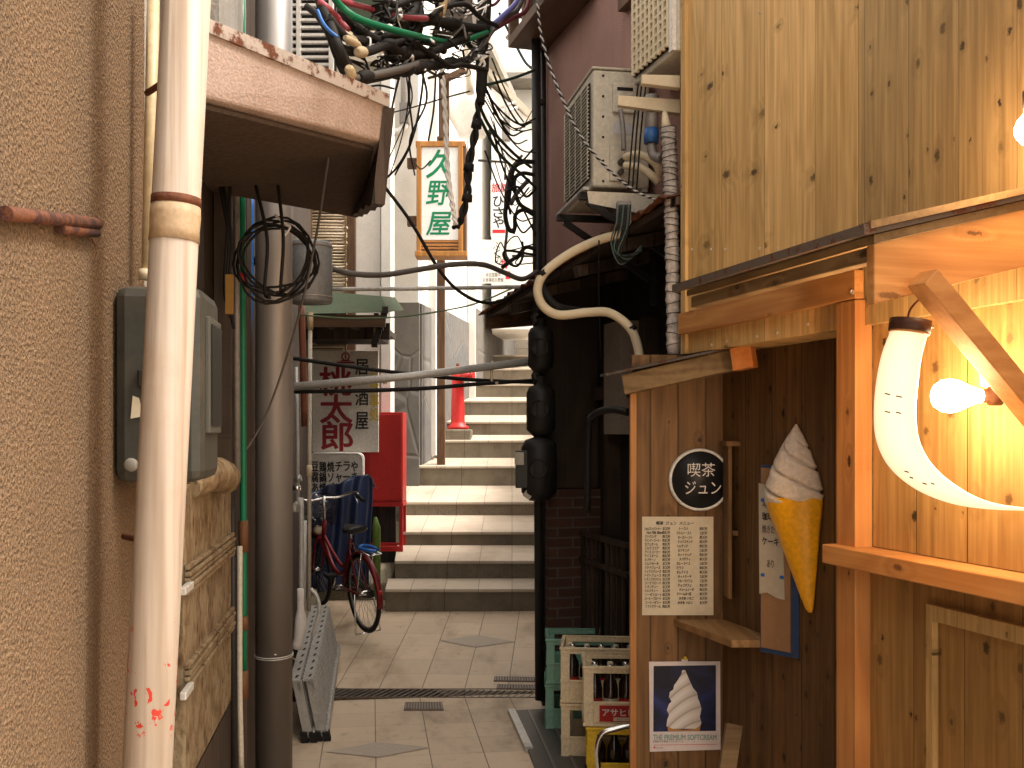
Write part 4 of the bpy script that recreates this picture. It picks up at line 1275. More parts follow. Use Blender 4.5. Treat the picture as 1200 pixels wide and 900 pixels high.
# ------------------------------------------------------------ red bicycle
def bicycle():
    rear = Vector(P(426, 693, 8.05)); rad = 0.315
    gz = EYE + (HY - 742) / FPX * 8.05
    rear.z = gz + rad
    fwd = Vector((-0.52, 0.855, 0)).normalized()
    M = Matrix.Identity(4)
    left = Vector((0, 0, 1)).cross(fwd)
    for i in range(3):
        M[i][0], M[i][1], M[i][2], M[i][3] = fwd[i], left[i], (0, 0, 1)[i], rear[i]
    M = M @ Matrix.Rotation(R(-4), 4, 'Y') @ Matrix.Rotation(R(-5), 4, 'X')
    b = thing('bicycle', 'red city bicycle with wire basket parked against the blue tarpaulin', 'bicycle', (rear.x, rear.y, gz))
    RED_B = paint('bicycle_red', (0.17, 0.007, 0.010), 0.35, 0.1, 0.15, 12)
    def wheel(cx):
        ring = lambda r, k=40: [Vector((cx + r * math.cos(2 * math.pi * i / k), 0, r * math.sin(2 * math.pi * i / k))) for i in range(k)]
        w = MB().tube(ring(rad - .016), 0.017, 10, closed=True).build('wheel', BLACK, b, M)
        MB().tube(ring(rad - .040), 0.009, 8, closed=True).build('rim', POLE_GREY, w, M)
        sp = MB()
        for i in range(28):
            a = 2 * math.pi * i / 28
            s = 0.028 if i % 2 else -0.028
            sp.tube([(cx + .02 * math.cos(a + .5), s, .02 * math.sin(a + .5)), (cx + (rad - .045) * math.cos(a), 0, (rad - .045) * math.sin(a))], 0.0012, 4)
        sp.build('spokes', POLE_GREY, w, M)
        MB().tube([(cx, -.045, 0), (cx, .045, 0)], 0.02, 12).build('hub', CHROME, w, M)
    wheel(0); wheel(1.02)
    bbk = Vector((0.43, 0, -0.03)); seat = Vector((0.22, 0, 0.36)); head0 = Vector((0.82, 0, 0.30)); head1 = Vector((0.775, 0, 0.46))
    f = MB()
    f.tube([seat + Vector((-.02, 0, .05)), bbk], 0.0155, 10)
    f.tube([head0, (0.66, 0, 0.12), (0.5, 0, 0.06), seat.lerp(bbk, .62)], 0.017, 10, 5)
    f.tube([head0 + Vector((.01, 0, .05)), (0.62, 0, 0.22), (0.42, 0, 0.14), seat.lerp(bbk, .40)], 0.014, 10, 5)
    f.tube([head0, head1], 0.020, 10)
    for s in (-.045, .045):
        f.tube([(0, s, 0), bbk + Vector((0, s * .6, 0))], 0.010, 8)
        f.tube([(0, s, 0), seat + Vector((0, s * .4, 0))], 0.008, 8)
        f.tube([(1.02, s, 0), (0.90, s * .9, 0.27), (0.83, 0, 0.30)], 0.011, 8, 4)
    f.build('frame', RED_B, b, M)
    for cx, a0, a1 in ((0, 5, 190), (1.02, 20, 150)):
        pr = MB()
        ptsA = [R(a0 + (a1 - a0) * i / 20) for i in range(21)]
        vs, fs = [], []
        for a in ptsA:
            for s, dr in ((-.026, -.010), (-.015, .006), (.015, .006), (.026, -.010)):
                vs.append((cx + (rad + .012 + dr) * math.cos(a), s, (rad + .012 + dr) * math.sin(a)))
        for i in range(20):
            for j in range(3):
                fs.append((i * 4 + j, i * 4 + j + 1, (i + 1) * 4 + j + 1, (i + 1) * 4 + j))
        pr.add(vs, fs, True)
        m = pr.build('mudguard', RED_B, b, M)
        sm = m.modifiers.new('thickness', 'SOLIDIFY'); sm.thickness = 0.002
    MB().lathe([(0.0, -.008), (.018, -.008), (.02, 0), (.012, .012), (0, .014)], 14, M @ T(-rad - .015, 0, .07) @ Matrix.Rotation(R(-80), 4, 'Y')).build('reflector', RED, b)
    # saddle
    sd = MB()
    prof = [(-.13, .085, .015), (-.10, .10, .03), (-.03, .095, .035), (.04, .05, .03), (.11, .025, .022), (.15, .012, .010)]
    vs, fs = [], []
    for x, wd, hh in prof:
        for k in range(12):
            a = 2 * math.pi * k / 12
            vs.append((seat.x - .04 + x, wd * math.cos(a), seat.z + .13 + hh * math.sin(a) + .02 * (abs(x) > .1) * (x < 0)))
    for i in range(len(prof) - 1):
        for k in range(12):
            fs.append((i * 12 + k, i * 12 + (k + 1) % 12, (i + 1) * 12 + (k + 1) % 12, (i + 1) * 12 + k))
    fs += [tuple(range(12)), tuple(range((len(prof) - 1) * 12 + 11, (len(prof) - 1) * 12 - 1, -1))]
    sd.add(vs, fs, True)
    sdl = sd.build('saddle', plain('saddle_black', (0.02, 0.02, 0.02), 0.35), b, M)
    MB().tube([seat, seat + Vector((-.03, 0, .12))], 0.013, 10).build('seat_post', CHROME, b, M)
    MB().tube([(-.24, -.02, .372), (-.2, .04, .385), (-.10, .05, .385), (-.03, 0, .385), (-.1, -.05, .38), (-.2, -.05, .376)], 0.014, 8, 5).build('lock_cable', BLUE_SHEATH, b, M)
    # rear rack
    rk = MB()
    for s in (-.05, 0, .05):
        rk.tube([(-.28, s, .355), (.16, s, .36)], 0.005, 8)
    rk.tube([(-.28, -.05, .355), (-.28, .05, .355)], 0.005, 8)
    for s in (-.055, .055):
        rk.tube([(0, s, 0), (-.12, s * .9, .355)], 0.0045, 8)
    rk.build('rack', CHROME, b, M)
    # handlebar
    hb = MB()
    hb.tube([head1, head1 + Vector((-.02, 0, .22))], 0.012, 10)
    hb.tube([(0.62, -.26, .66), (0.70, -.25, .69), (0.77, -.12, .65), (0.76, 0, .66), (0.77, .12, .65), (0.70, .25, .69), (0.62, .26, .66)], 0.011, 10, 5)
    hbo = hb.build('handlebar', CHROME, b, M)
    for s in (-1, 1):
        MB().tube([(0.64, s * .258, .666), (0.54, s * .268, .63)], 0.016, 10).build('grip', BLACK, hbo, M)
        MB().tube([(0.70, s * .25, .66), (0.60, s * .24, .61)], 0.005, 8).build('brake_lever', CHROME, hbo, M)
    # basket
    bk = MB()
    x0, x1, y0, y1, z0, z1 = 0.86, 1.14, -.17, .17, .40, .64
    def bp(x, y, z):
        t = (z - z0) / (z1 - z0)
        return (1.0 + (x - 1.0) * (.75 + .25 * t), y * (.75 + .25 * t), z)
    for z in [z0 + (z1 - z0) * i / 6 for i in range(7)]:
        r_ = 0.0028 if z < z1 - .01 else .006
        c = [bp(x0, y0, z), bp(x1, y0, z), bp(x1, y1, z), bp(x0, y1, z)]
        bk.tube(c, r_, 5, closed=True)
    for i in range(9):
        t = i / 8
        for y in (y0, y1):
            x = x0 + (x1 - x0) * t
            bk.tube([bp(x, y, z0), bp(x, y, z1)], 0.0024, 5)
        for x in (x0, x1):
            y = y0 + (y1 - y0) * t
            bk.tube([bp(x, y, z0), bp(x, y, z1)], 0.0024, 5)
        bk.tube([bp(x0, y0 + (y1 - y0) * t, z0), bp(x1, y0 + (y1 - y0) * t, z0)], 0.0024, 5)
    bk.build('basket', BLACK_IRON, b, M)
    MB().lathe([(0, -.03), (.035, -.03), (.04, .02), (.03, .035), (0, .04)], 16, M @ T(.93, 0, .36) @ Matrix.Rotation(R(90), 4, 'Y')).build('headlamp', CREAM_SHEATH, b)
    # cranks, chain case, stand
    MB().tube([bbk + Vector((0, -.07, 0)), bbk + Vector((0, .07, 0))], 0.02, 10).build('bottom_bracket', CHROME, b, M)
    cc = MB().prism([(-.06, -.03), (.02, -.055), (.40, -.125), (.52, -.06), (.50, .05), (.40, .075), (.02, .035), (-.06, .02)], -.07, -.055)
    cc.build('chain_case', BLACK_IRON, b, M, bevel=0.004)
    for s, dx, dz in ((-.085, .10, -.13), (.085, -.10, .13)):
        c_ = MB().tube([bbk + Vector((0, s, 0)), bbk + Vector((dx, s * 1.1, dz))], 0.008, 8).build('crank', CHROME, b, M)
        q = bbk + Vector((dx, s * 1.1, dz))
        MB().box(q.x - .05, q.x + .05, min(q.y, q.y + s), max(q.y, q.y + s), q.z - .012, q.z + .012).build('pedal', BLACK, c_, M, bevel=0.004)
    sk = MB()
    for s in (-.075, .075):
        sk.tube([(0, s, 0), (-.05, s * 1.4, -rad + .01)], 0.007, 8)
    sk.tube([(-.05, -.105, -rad + .01), (-.05, .105, -rad + .01)], 0.007, 8)
    sk.build('stand', CHROME, b, M)
    return M
BM = bicycle()
bag = MB()
vs, fs = [], []
for i in range(9):
    for k in range(16):
        a = 2 * math.pi * k / 16
        r = (0.095 * math.sin(math.pi * (0.08 + 0.92 * i / 8)) + 0.02) * (1 + 0.28 * math.sin(3 * a + i * 1.7) + 0.12 * math.sin(7 * a + i))
        vs.append(BM @ Vector((1.0 + r * math.cos(a), r * 1.1 * math.sin(a), 0.44 + 0.028 * i + 0.02 * math.sin(5 * a + i))))
for i in range(8):
    for k in range(16):
        fs.append((i * 16 + k, i * 16 + (k + 1) % 16, (i + 1) * 16 + (k + 1) % 16, (i + 1) * 16 + k))
bag.add(vs, fs, True)
kb = NT('clear_plastic', 0.15, 0, 0.6)
kb.color((0.6, 0.6, 0.62)); kb.put(kb.b.inputs['Alpha'], kb.math('MULTIPLY_ADD', kb.step(kb.noise(kb.co(), 26, 4), 0.5, 0.72), 0.45, 0.03))
solo(bag, 'plastic_bag', 'crumpled clear plastic bag in the basket of the red bicycle', 'bag', kb.m)
solo(MB().tube([P(440, 606, 8.6), P(441, 618, 8.6), P(442, 700, 8.7)], [0.012, 0.035, 0.03], 12), 'green_roll', 'lime green roll standing behind the bicycle saddle', 'roll', paint('lime', (0.10, 0.17, 0.025), 0.5))

# ------------------------------------------------------------ hydrant pillar and the post of the hanging sign
hy = thing('hydrant', 'red fire hydrant pillar on a stone block beside the steps', 'hydrant', tuple(P(537, 503, 13.1)))
c0 = P(536.5, 503, 13.1)
s_ = 13.1 / FPX
MB().lathe([(0, 0), (13 * s_, 0), (13 * s_, 3 * s_), (9.5 * s_, 5 * s_), (8.2 * s_, 9 * s_), (7.4 * s_, 40 * s_), (7.2 * s_, 57 * s_), (8.6 * s_, 59 * s_), (8.6 * s_, 63 * s_), (6 * s_, 66 * s_), (3 * s_, 68 * s_), (2 * s_, 74 * s_), (0, 75 * s_)], 24, T(*c0)).build('pillar', RED, hy)
MB().tube([c0 + Vector((4 * s_, -4 * s_, 62 * s_)), c0 + Vector((16 * s_, -8 * s_, 62 * s_))], 4.6 * s_, 14).build('outlet', RED, hy)
MB().tube([c0 + Vector((16 * s_, -8 * s_, 62 * s_)), c0 + Vector((19 * s_, -9 * s_, 62 * s_))], 5.6 * s_, 14).build('outlet_cap', RED, hy)
MB().tube([c0 + Vector((0, 0, 74 * s_)), c0 + Vector((0, 0, 77 * s_))], 2 * s_, 6).build('spindle', RUST, hy)
bx_ = solo(MB().box(P(522, 0, 12.8).x, P(552, 0, 12.8).x, 12.79, 13.36, 1.3, c0.z - 0.002), 'stone_block', 'pale stone block carrying the red hydrant', 'block', GRANITE, bevel=0.02)

hp = thing('sign_post', 'slim brown post below the green lettered hanging sign', 'post', tuple(P(517, 540, 12.1)))
MB().box(P(512, 0, 12.1).x, P(521.5, 0, 12.1).x, 12.08, 12.16, P(0, 540, 12.1).z - 0.3, P(0, 160, 12.1).z).build('shaft', BROWN_WOOD, hp, bevel=0.006)

hs_ = thing('hanging_sign', 'orange wood framed lantern sign with green brush characters', 'sign', tuple(P(516, 302, 11.6)))
zs = 11.5
def px_box(mb, x0, x1, y0, y1, z, dep):
    a, b = P(x0, y1, z), P(x1, y0, z)
    return mb.box(a.x, b.x, z, z + dep, a.z, b.z)
px_box(MB(), 494, 537, 172, 281, zs + .03, .20).build('panel', SIGN_PANEL, hs_)
fm = MB()
px_box(fm, 488, 493.5, 165, 300, zs, .28); px_box(fm, 537, 542.5, 165, 300, zs, .28)
fm.build('side_rail', ORANGE_WOOD, hs_, bevel=0.006)
fm = MB()
px_box(fm, 487, 545, 165, 171.5, zs + .004, .27); px_box(fm, 486, 547, 294, 300, zs - .01, .30)
fm.build('cross_rail', ORANGE_WOOD, hs_, bevel=0.006)
px_box(MB(), 542.6, 546, 168, 296, zs + .02, .24).build('shade_side', BROWN_WOOD, hs_)
fm = MB()
for y in (281.5, 285.5, 289.5):
    px_box(fm, 493.6, 536.9, y, y + 2.4, zs + .03, .03)
fm.build('slats', LUMBER_X, hs_)
px_box(MB(), 493.6, 536.9, 281.2, 293.8, zs + .08, .02).build('backing', BOARD_WHITE, hs_)
for y in (190, 258):
    px_box(MB(), 477, 487.9, y - 5, y + 6, zs + .08, .10).build('arm', BROWN_WOOD, hs_)
for ch, y, h_ in (('久', 192, 33), ('野', 226, 28), ('屋', 262, 27)):
    st(ch, 514, y, 29, h_, zs + .026, INK_GREEN, hs_, off=0.012, shear=0.18)

# second sign further up, painted writing on the wall
s2 = thing('vertical_sign', 'narrow white sign with red and black writing further up the steps', 'sign', tuple(P(592, 277, 15.0)))
px_box(MB(), 575, 608, 211, 277, 15.0, .06).build('panel', SIGN_PANEL, s2, bevel=0.006)
st('旅館', 586, 220, 20, 11, 14.995, INK_RED, s2, off=0.01)
for ch, y in (('ひ', 236), ('さ', 249), ('や', 261)):
    st(ch, 584, y, 12, 12, 14.995, INK, s2, off=0.02)
px_box(MB(), 577, 592, 269, 273, 14.992, .006).build('red_bar', INK_RED, s2)
MB().tube([P(592, 211, 15.03), P(592, 190, 15.03), P(560, 188, 15.03)], 0.02, 8).build('hanger', BLACK_IRON, s2)
nb = thing('notice', 'white notice with small black lines and a red square below the narrow sign', 'notice', tuple(P(580, 332, 15.0)))
px_box(MB(), 562, 602, 281, 332, 15.02, .02).build('panel', WHITE_PAINT, nb)
for ch, y in (('ふ', 288), ('く', 297), ('の', 305)):
    st(ch, 582 + (y - 288) * .1, y, 8, 9, 15.017, INK, nb)
st('好', 592, 309, 9, 11, 15.017, INK_RED, nb, off=0.02)
st('本日営業中\nお食事処久野屋', 578, 325, 24, 11, 15.017, INK, nb, gap=1.1)
px_box(MB(), 592.5, 598, 318, 327, 15.014, .004).build('red_seal', INK_RED, nb)
MB().tube([P(600, 300, 15.03), P(625, 300, 15.03)], 0.02, 8).build('hanger', BLACK_IRON, nb)

# round white tank on the wall, lamp under the eave, pipes of the white house
tk2 = thing('white_tank', 'bulbous white tank standing on the wall behind the hanging sign', 'tank', tuple(P(553, 160, 13.4)))
c0 = P(553, 160, 13.4); s_ = 13.4 / FPX
MB().lathe([(0, 0), (16 * s_, 0), (19 * s_, 8 * s_), (26 * s_, 20 * s_), (28 * s_, 34 * s_), (26 * s_, 48 * s_), (18 * s_, 58 * s_), (6 * s_, 62 * s_), (0, 63 * s_)], 28, T(*c0)).build('body', WHITE_PAINT, tk2)
MB().lathe([(0, 62 * s_), (5 * s_, 62 * s_), (5 * s_, 66 * s_), (0, 67 * s_)], 16, T(*c0)).build('cap', OFFWHITE, tk2)
lp = thing('alley_lamp', 'small shaded lamp hanging in front of the bright far wall', 'lamp', tuple(P(604, 43, 12)))
c0 = P(605, 44, 12); s_ = 12 / FPX
MB().lathe([(13 * s_, 0), (12 * s_, 1.5 * s_), (5 * s_, 4 * s_), (3 * s_, 10 * s_), (2 * s_, 16 * s_), (0, 17 * s_)], 20, T(*c0)).build('shade', GALV, lp)
MB().tube([c0 + Vector((0, 0, 16 * s_)), c0 + Vector((0, 0, 24 * s_)), c0 + Vector((30 * s_, 0, 25 * s_))], 0.02, 8).build('arm', BLACK_IRON, lp)
wd = thing('grey_downpipe', 'grey downpipe with white elbow on the white wall left of the hanging sign', 'downpipe', tuple(P(472, 158, 9.7)))
zp = 11.9
MB().tube([P(473, -20, zp), P(473, 122, zp)], 0.036, 14).build('pipe', GALV, wd)
px_box(MB(), 468, 479, 119, 144, zp - .06, .12).build('box', POLE_GREY, wd, bevel=0.01)
MB().tube([P(474, 143, zp), P(473, 150, zp), P(466, 155, zp), P(458, 155, zp)], 0.045, 14, 5).build('elbow', WHITE_PAINT, wd)
vp = solo(MB().tube([P(551, -10, 12.5), P(548, 40, 12.5), P(551, 110, 12.5)], 0.05, 12, 5), 'tan_pipe', 'tan pipe running up the bright wall behind the black cable', 'pipe', OFFWHITE)
tb = thing('tie_beam', 'brown timber strut on the bright wall above the hanging sign', 'strut', tuple(P(520, 160, 11.4)))
px_box(MB(), 514, 526, 85, 162, 11.55, .12).build('upright', BROWN_WOOD, tb)
MB().bar(P(518, 95, 11.5), P(545, 82, 11.5), .08, .06).build('arm', BROWN_WOOD, tb)
eb = thing('eave_board', 'dark green eave of the eating house glimpsed behind the tangled cables', 'eave', tuple(P(430, 60, 9.4)))
px_box(MB(), 396, 447, 8, 26, 9.3, .5).build('fascia', GREEN_ROOF, eb)
px_box(MB(), 402, 449, 36, 44, 9.3, .4).build('rail', OFFWHITE, eb)
px_box(MB(), 400, 452, 66, 72, 9.45, .3).build('ledge', OFFWHITE, eb)
px_box(MB(), 520, 553, -20, 16, 11.3, .6).build('soffit', DARK_WOOD, eb)
ins = thing('switch_box', 'grey switch box with bent feed pipes on the bright far wall', 'box', tuple(P(593, 160, 14.6)))
px_box(MB(), 588, 598, 140, 164, 14.6, .12).build('case', POLE_GREY, ins, bevel=0.012)
for i, pts in enumerate(([(586, 116, 14.7), (592, 122, 14.6), (592, 140, 14.65)], [(606, 126, 14.7), (597, 130, 14.6), (596, 140, 14.65)], [(593, 164, 14.65), (594, 180, 14.65), (602, 188, 14.7)], [(580, 128, 14.8), (604, 120, 14.8)])):
    MB().tube([P(*q) for q in pts], 0.022, 8, 4).build('pipe', GALV, ins)

# ------------------------------------------------------------ drains and covers in the paving
dr = thing('drain_grating', 'long slotted steel drain grating across the passage', 'drain', tuple(P(515, 813, 7.02)))
a, b = -1.34, 0.30
tr_ = MB().box(a, b, 6.90, 7.15, -0.28, -0.10).build('channel', BLACK, dr)
g = MB()
y0, y1 = 6.925, 7.125
x = a
while x < b:
    g.hexa([(x, y0, -.004), (x + .009, y0, -.004), (x + .099, y1, -.004), (x + .090, y1, -.004)], [(x, y0, .003), (x + .009, y0, .003), (x + .099, y1, .003), (x + .090, y1, .003)])
    x += 0.048
RUSTG = rusty('rusted_grating', (0.16, 0.12, 0.09), 0.25, 20)
g.build('grating', POLE_GREY, dr)
MB().box(a, b + .1, 6.905, 6.924, -.1, .003).box(a, b + .1, 7.126, 7.145, -.1, .004).build('frame', RUSTG, dr)
RUSTG = rusty('rusted_grating', (0.16, 0.12, 0.09), 0.25, 20)
def cover(px0, px1, py0, py1, M_, label):
    Mi = M_.inverted()
    def hit(px, py):
        # meet the local plane z = 0
        o = Mi @ Vector((0, 0, EYE)); d = Mi.to_3x3() @ (P(px, py, 1) - Vector((0, 0, EYE)))
        t = -o.z / d.z
        return o + d * t
    c = thing('drain_cover', label, 'drain cover', tuple(M_ @ hit((px0 + px1) / 2, (py0 + py1) / 2)))
    q = [hit(px0, py1), hit(px1, py1), hit(px1 - 2, py0), hit(px0 + 2, py0)]
    up = Vector((0, 0, .005)); dn = Vector((0, 0, -.01))
    MB().hexa([k + dn for k in q], [k + up for k in q]).build('plate', RUSTG, c, M_)
    n = max(8, int((px1 - px0) / 3.2))
    s = MB()
    for i in range(n):
        t0, t1 = (i + .25) / n, (i + .75) / n
        p0, p1 = q[0].lerp(q[1], t0), q[0].lerp(q[1], t1)
        p3, p2 = q[3].lerp(q[2], t0), q[3].lerp(q[2], t1)
        l0, l1 = p0.lerp(p3, .12), p1.lerp(p2, .12); l2, l3 = p1.lerp(p2, .88), p0.lerp(p3, .88)
        u0, u1 = Vector((0, 0, .0052)), Vector((0, 0, .008))
        s.hexa([l0 + u0, l1 + u0, l2 + u0, l3 + u0], [l0 + u1, l1 + u1, l2 + u1, l3 + u1])
    s.build('ribs', POLE_GREY, c, M_)
cover(473, 520, 823.5, 833, Matrix.Identity(4), 'small rusty drain cover just in front of the long grating')
cover(580, 632, 792, 797.5, RA, 'farther of two rusty slot covers by the black poles')
cover(582, 632, 801, 806.5, RA, 'nearer of two rusty slot covers by the black poles')

gpz = thing('floor_plate', 'dark ribbed steel plate with pale edge lying beside the crates', 'plate', tuple(P(625, 870, 5.9)))
q = [P(600, 835, 1.8 / 330 * 1200), P(642, 837, 1.8 / 332 * 1200), P(700, 915, 1.8 / 410 * 1200), P(625, 880, 1.8 / 375 * 1200)]
A0, A1 = P(601, 836, 1.8 / 331 * 1200), P(622, 882, 1.8 / 377 * 1200)
A2 = P(636, 925, 1.8 / 420 * 1200)
up = Vector((0, 0, .02))
E0, E1 = Vector((A0.x + .62, A0.y + .12, 0)), Vector((A2.x + .62, A2.y + .0, 0))
MB().hexa([A2, E1, E0, A0], [A2 + up, E1 + up, E0 + up, A0 + up]).build('plate', plain('dark_plate', (0.055, 0.05, 0.045), 0.5, 0.4), gpz)
MB().bar(A0 + Vector((-.01, 0, .016)), A1 + Vector((-.01, 0, .016)), .045, .032).build('edge_strip', GALV, gpz)
rb_ = MB()
for i in range(5):
    d = Vector((.10 + .11 * i, .02 * i, .022))
    rb_.bar(A0 + d, A2 + d, .016, .008)
rb_.build('ribs', plain('plate_ribs', (0.11, 0.10, 0.09), 0.45, 0.4), gpz)

# ------------------------------------------------------------ poles, meters and pipes at the dark corner
bp1 = thing('black_pole', 'thicker black pole running full height at the dark corner of the steps', 'pole', tuple(P(633, 900, 6.6)))
MB().tube([P(627.5, -60, 6.55), P(630, 380, 6.55), P(632.5, 820, 6.55)], 0.030, 14).build('shaft', BLACK_IRON, bp1)
for y in (120, 330, 430, 760):
    MB().tube([P(624 + y * .005, y, 6.55), P(638 + y * .005, y, 6.55)], 0.022, 10).build('clamp', BLACK_IRON, bp1)
solo(MB().tube([P(636.5, -60, 6.72), P(637.5, 380, 6.72), P(638, 830, 6.72)], 0.018, 12), 'thin_black_pole', 'thinner black pole just right of the thick one', 'pole', BLACK_IRON)
def meter(px, py0, py1, w, label):
    t = thing('gas_meter', label, 'meter', tuple(P(px, py1, 6.4)))
    z = 6.4; s = z / FPX
    a = P(px, py1, z); hgt = (py1 - py0) * s
    MB().lathe([(0, 0), (w * .55 * s, 0.004), (w * s, .12 * hgt), (w * s, .72 * hgt), (w * .8 * s, .82 * hgt), (w * .3 * s, .86 * hgt), (w * .3 * s, hgt), (0, hgt)], 20, T(a.x, a.y + .06, a.z)).build('body', BLACK_IRON, t)
    MB().lathe([(0, -.012), (.05, -.012), (.055, .01)], 16, T(a.x - .01, a.y - w * s + .055, a.z + .45 * hgt) @ Matrix.Rotation(R(90), 4, 'X')).build('dial', plain('dial_dark', (0.06, 0.055, 0.05), 0.3), t)
    MB().tube([P(px - 5, py0 + 6, 6.46), P(px - 8, py0, 6.46), P(px - 2, py0 - 6, 6.46)], .02, 8, 3).build('pipe', BLACK_IRON, t)
meter(634, 372, 436, 15, 'uppermost of the three black meters on the dark pole')
meter(634, 440, 512, 17, 'middle one of the three black meters on the dark pole')
meter(632, 500, 588, 21, 'lowest and largest of the three black meters on the dark pole')
jb = thing('junction_box', 'small olive junction box on the left side of the lowest black meter', 'box', tuple(P(610, 575, 6.4)))
px_box(MB(), 604, 619, 528, 572, 6.38, .06).build('case', GREYBOX, jb, bevel=0.006)
px_box(MB(), 603, 614, 530, 545, 6.37, .012).build('lid', OFFWHITE, jb, bevel=0.003)
MB().bar(P(616, 583, 6.4), P(624, 572, 6.4), .035, .05).build('spout', OFFWHITE, jb)

# big corrugated drain hose looping under the sagging eave
cable('cream_hose', 'fat cream hose looping under the sagging eave', [(735, 272, 5.0), (700, 282, 5.05), (668, 297, 5.1), (640, 318, 5.1), (630, 338, 5.1), (636, 358, 5.1), (655, 369, 5.1), (690, 366, 5.1), (715, 367, 5.05), (737, 383, 5.0), (747, 405, 5.0), (752, 440, 5.0)], 0.0225, CREAM_SHEATH, k=8, n=14, cat='hose')
cable('black_hose', 'black hose curled inside the loop of the cream hose', [(633, 330, 5.16), (640, 345, 5.14), (650, 357, 5.14), (662, 362, 5.16), (690, 366, 5.3)], 0.02, BLACK, cat='hose')
for px, py, z in ((635.5, 320, 5.1), (740, 385, 5.0)):
    solo(MB().tube([P(px - 1.5, py - 2, z), P(px + 2, py + 3, z)], 0.026, 12), 'hose_clamp', 'black clamp band on the cream hose at ' + ('its upper bend' if px < 700 else 'its lower bend'), 'clamp', BLACK)

# outdoor unit of the air conditioner on its bracket
AF = frame((0.396, 5.0), (0.165, -0.986))
AF2 = AF @ T(-0.62, 0, 0)
ac = thing('air_conditioner', 'large cream air conditioner unit with its side turned to the viewer', 'air conditioner', tuple(P(720, 235, 5.0)))
zb0, zt0 = EYE + (HY - 219) / FPX * 5.0, EYE + (HY - 81) / FPX * 5.0
UNIT = paint('unit_cream', (0.52, 0.475, 0.39), 0.5, 0.0, 0.25, 6, streak=True)
MB().box(0, 0.62, 0.0, 0.285, zb0, zt0).build('case', UNIT, ac, AF2, bevel=0.012)
MB().box(-.004, 0.624, -.006, 0.29, zt0 + .002, zt0 + .014).build('lid', UNIT, ac, AF2, bevel=0.004)
MB().box(0.05, 0.57, -.008, -.002, zb0 + .05, zt0 - .05).build('fan_opening', BLACK, ac, AF2)
gl = MB()
for i in range(26):
    z = zb0 + .055 + i * (zt0 - zb0 - .11) / 25
    gl.box(0.045, 0.575, -.016, -.009, z - .002, z + .002)
for x in (.05, .18, .31, .44, .57):
    gl.box(x - .004, x + .004, -.019, -.0165, zb0 + .05, zt0 - .05)
gl.build('grille', UNIT, ac, AF2)
sx = 0.62
MB().box(sx + .002, sx + .022, .095, .215, zt0 - .21, zt0 - .065).build('handle_cover', UNIT, ac, AF2, bevel=0.006)
MB().box(sx + .0225, sx + .024, .115, .195, zt0 - .105, zt0 - .088).build('handle_slot', BLACK, ac, AF2)
MB().box(sx + .002, sx + .016, .08, .21, zb0 + .03, zb0 + .20).build('valve_cover', UNIT, ac, AF2, bevel=0.004)
MB().box(sx + .0012, sx + .0022, .10, .20, zt0 - .31, zt0 - .255).build('label_plate', plain('label_grey', (0.44, 0.43, 0.45), 0.5), ac, AF2)
scw = MB()
for z in (zt0 - .03, zt0 - .13, zt0 - .23, zt0 - .33, zb0 + .13, zb0 + .03):
    scw.lathe([(0, .004), (.006, .003), (.006, 0)], 8, T(sx + .001, .05, z) @ Matrix.Rotation(R(90), 4, 'Y'))
scw.build('screw', BLACK, ac, AF2)
for (y, z) in ((.13, zb0 + .12), (.13, zb0 + .07)):
    MB().tube([(sx + .016, y, z), (sx + .05, y, z)], 0.014, 10).build('valve', paint('brass_dark', (0.09, 0.075, 0.06), 0.4, 0.6), ac, AF2)
br = thing('unit_bracket', 'dark steel bracket carrying the large air conditioner', 'bracket', tuple(P(690, 280, 5.2)))
for x in (0.04, 0.56):
    MB().box(x, x + .035, -.06, .50, zb0 - .055, zb0 - .02).build('arm', BLACK_IRON, br, AF2)
    MB().bar((x + .017, -.02, zb0 - .06), (x + .017, .46, zb0 - .36), .03, .03).build('strut', BLACK_IRON, br, AF2)
    MB().box(x, x + .035, .465, .50, zb0 - .5, zb0 - .056).build('upright', BLACK_IRON, br, AF2)
MB().box(0.0, 0.64, -.055, -.025, zb0 - .0195, zb0 - .006).box(0.0, .64, .24, .27, zb0 - .0195, zb0 - .006).build('rail', GALV, br, AF2)
mp = thing('mounting_plate', 'pale plate with wiring block hanging under the air conditioner', 'plate', tuple(P(730, 250, 4.85)))
a, b = P(688, 255, 4.86), P(774, 232, 4.86)
MB().hexa([P(690, 238, 4.86), P(775, 255, 4.86), P(775, 255, 4.88), P(690, 238, 4.88)], [P(688, 224, 4.86), P(775, 228, 4.86), P(775, 228, 4.88), P(688, 224, 4.88)]).build('sheet', UNIT, mp)
px_box(MB(), 723, 740, 235, 262, 4.78, .05).build('terminal_block', POLE_GREY, mp, bevel=0.005)
for i in range(8):
    c = MB().tube([P(725 + i * 2, 240, 4.76), P(722 + i * 2, 262 + i, 4.75), P(718 + i * 1.5 + random.uniform(-3, 3), 285 + i * 2, 4.76), P(728 + i * 2.5, 310 - i * 2, 4.78), P(752, 288 + i, 4.8)], 0.0035, 6, 6)
    c.build('lead', BLACK if i % 3 else plain('teal_lead', (0.05, 0.09, 0.085), 0.5), mp)
cable('insulated_pipe', 'upper of two thick cream insulated pipes curling from the air conditioner', [(733, 184, 4.93), (748, 181, 4.85), (764, 188, 4.8), (772, 200, 4.8), (768, 214, 4.82)], 0.019, CREAM_SHEATH, n=12, cat='pipe')
cable('insulated_pipe', 'lower of two thick cream insulated pipes curling from the air conditioner', [(733, 194, 4.93), (750, 196, 4.85), (764, 206, 4.8), (772, 214, 4.8)], 0.019, CREAM_SHEATH, n=12, cat='pipe')
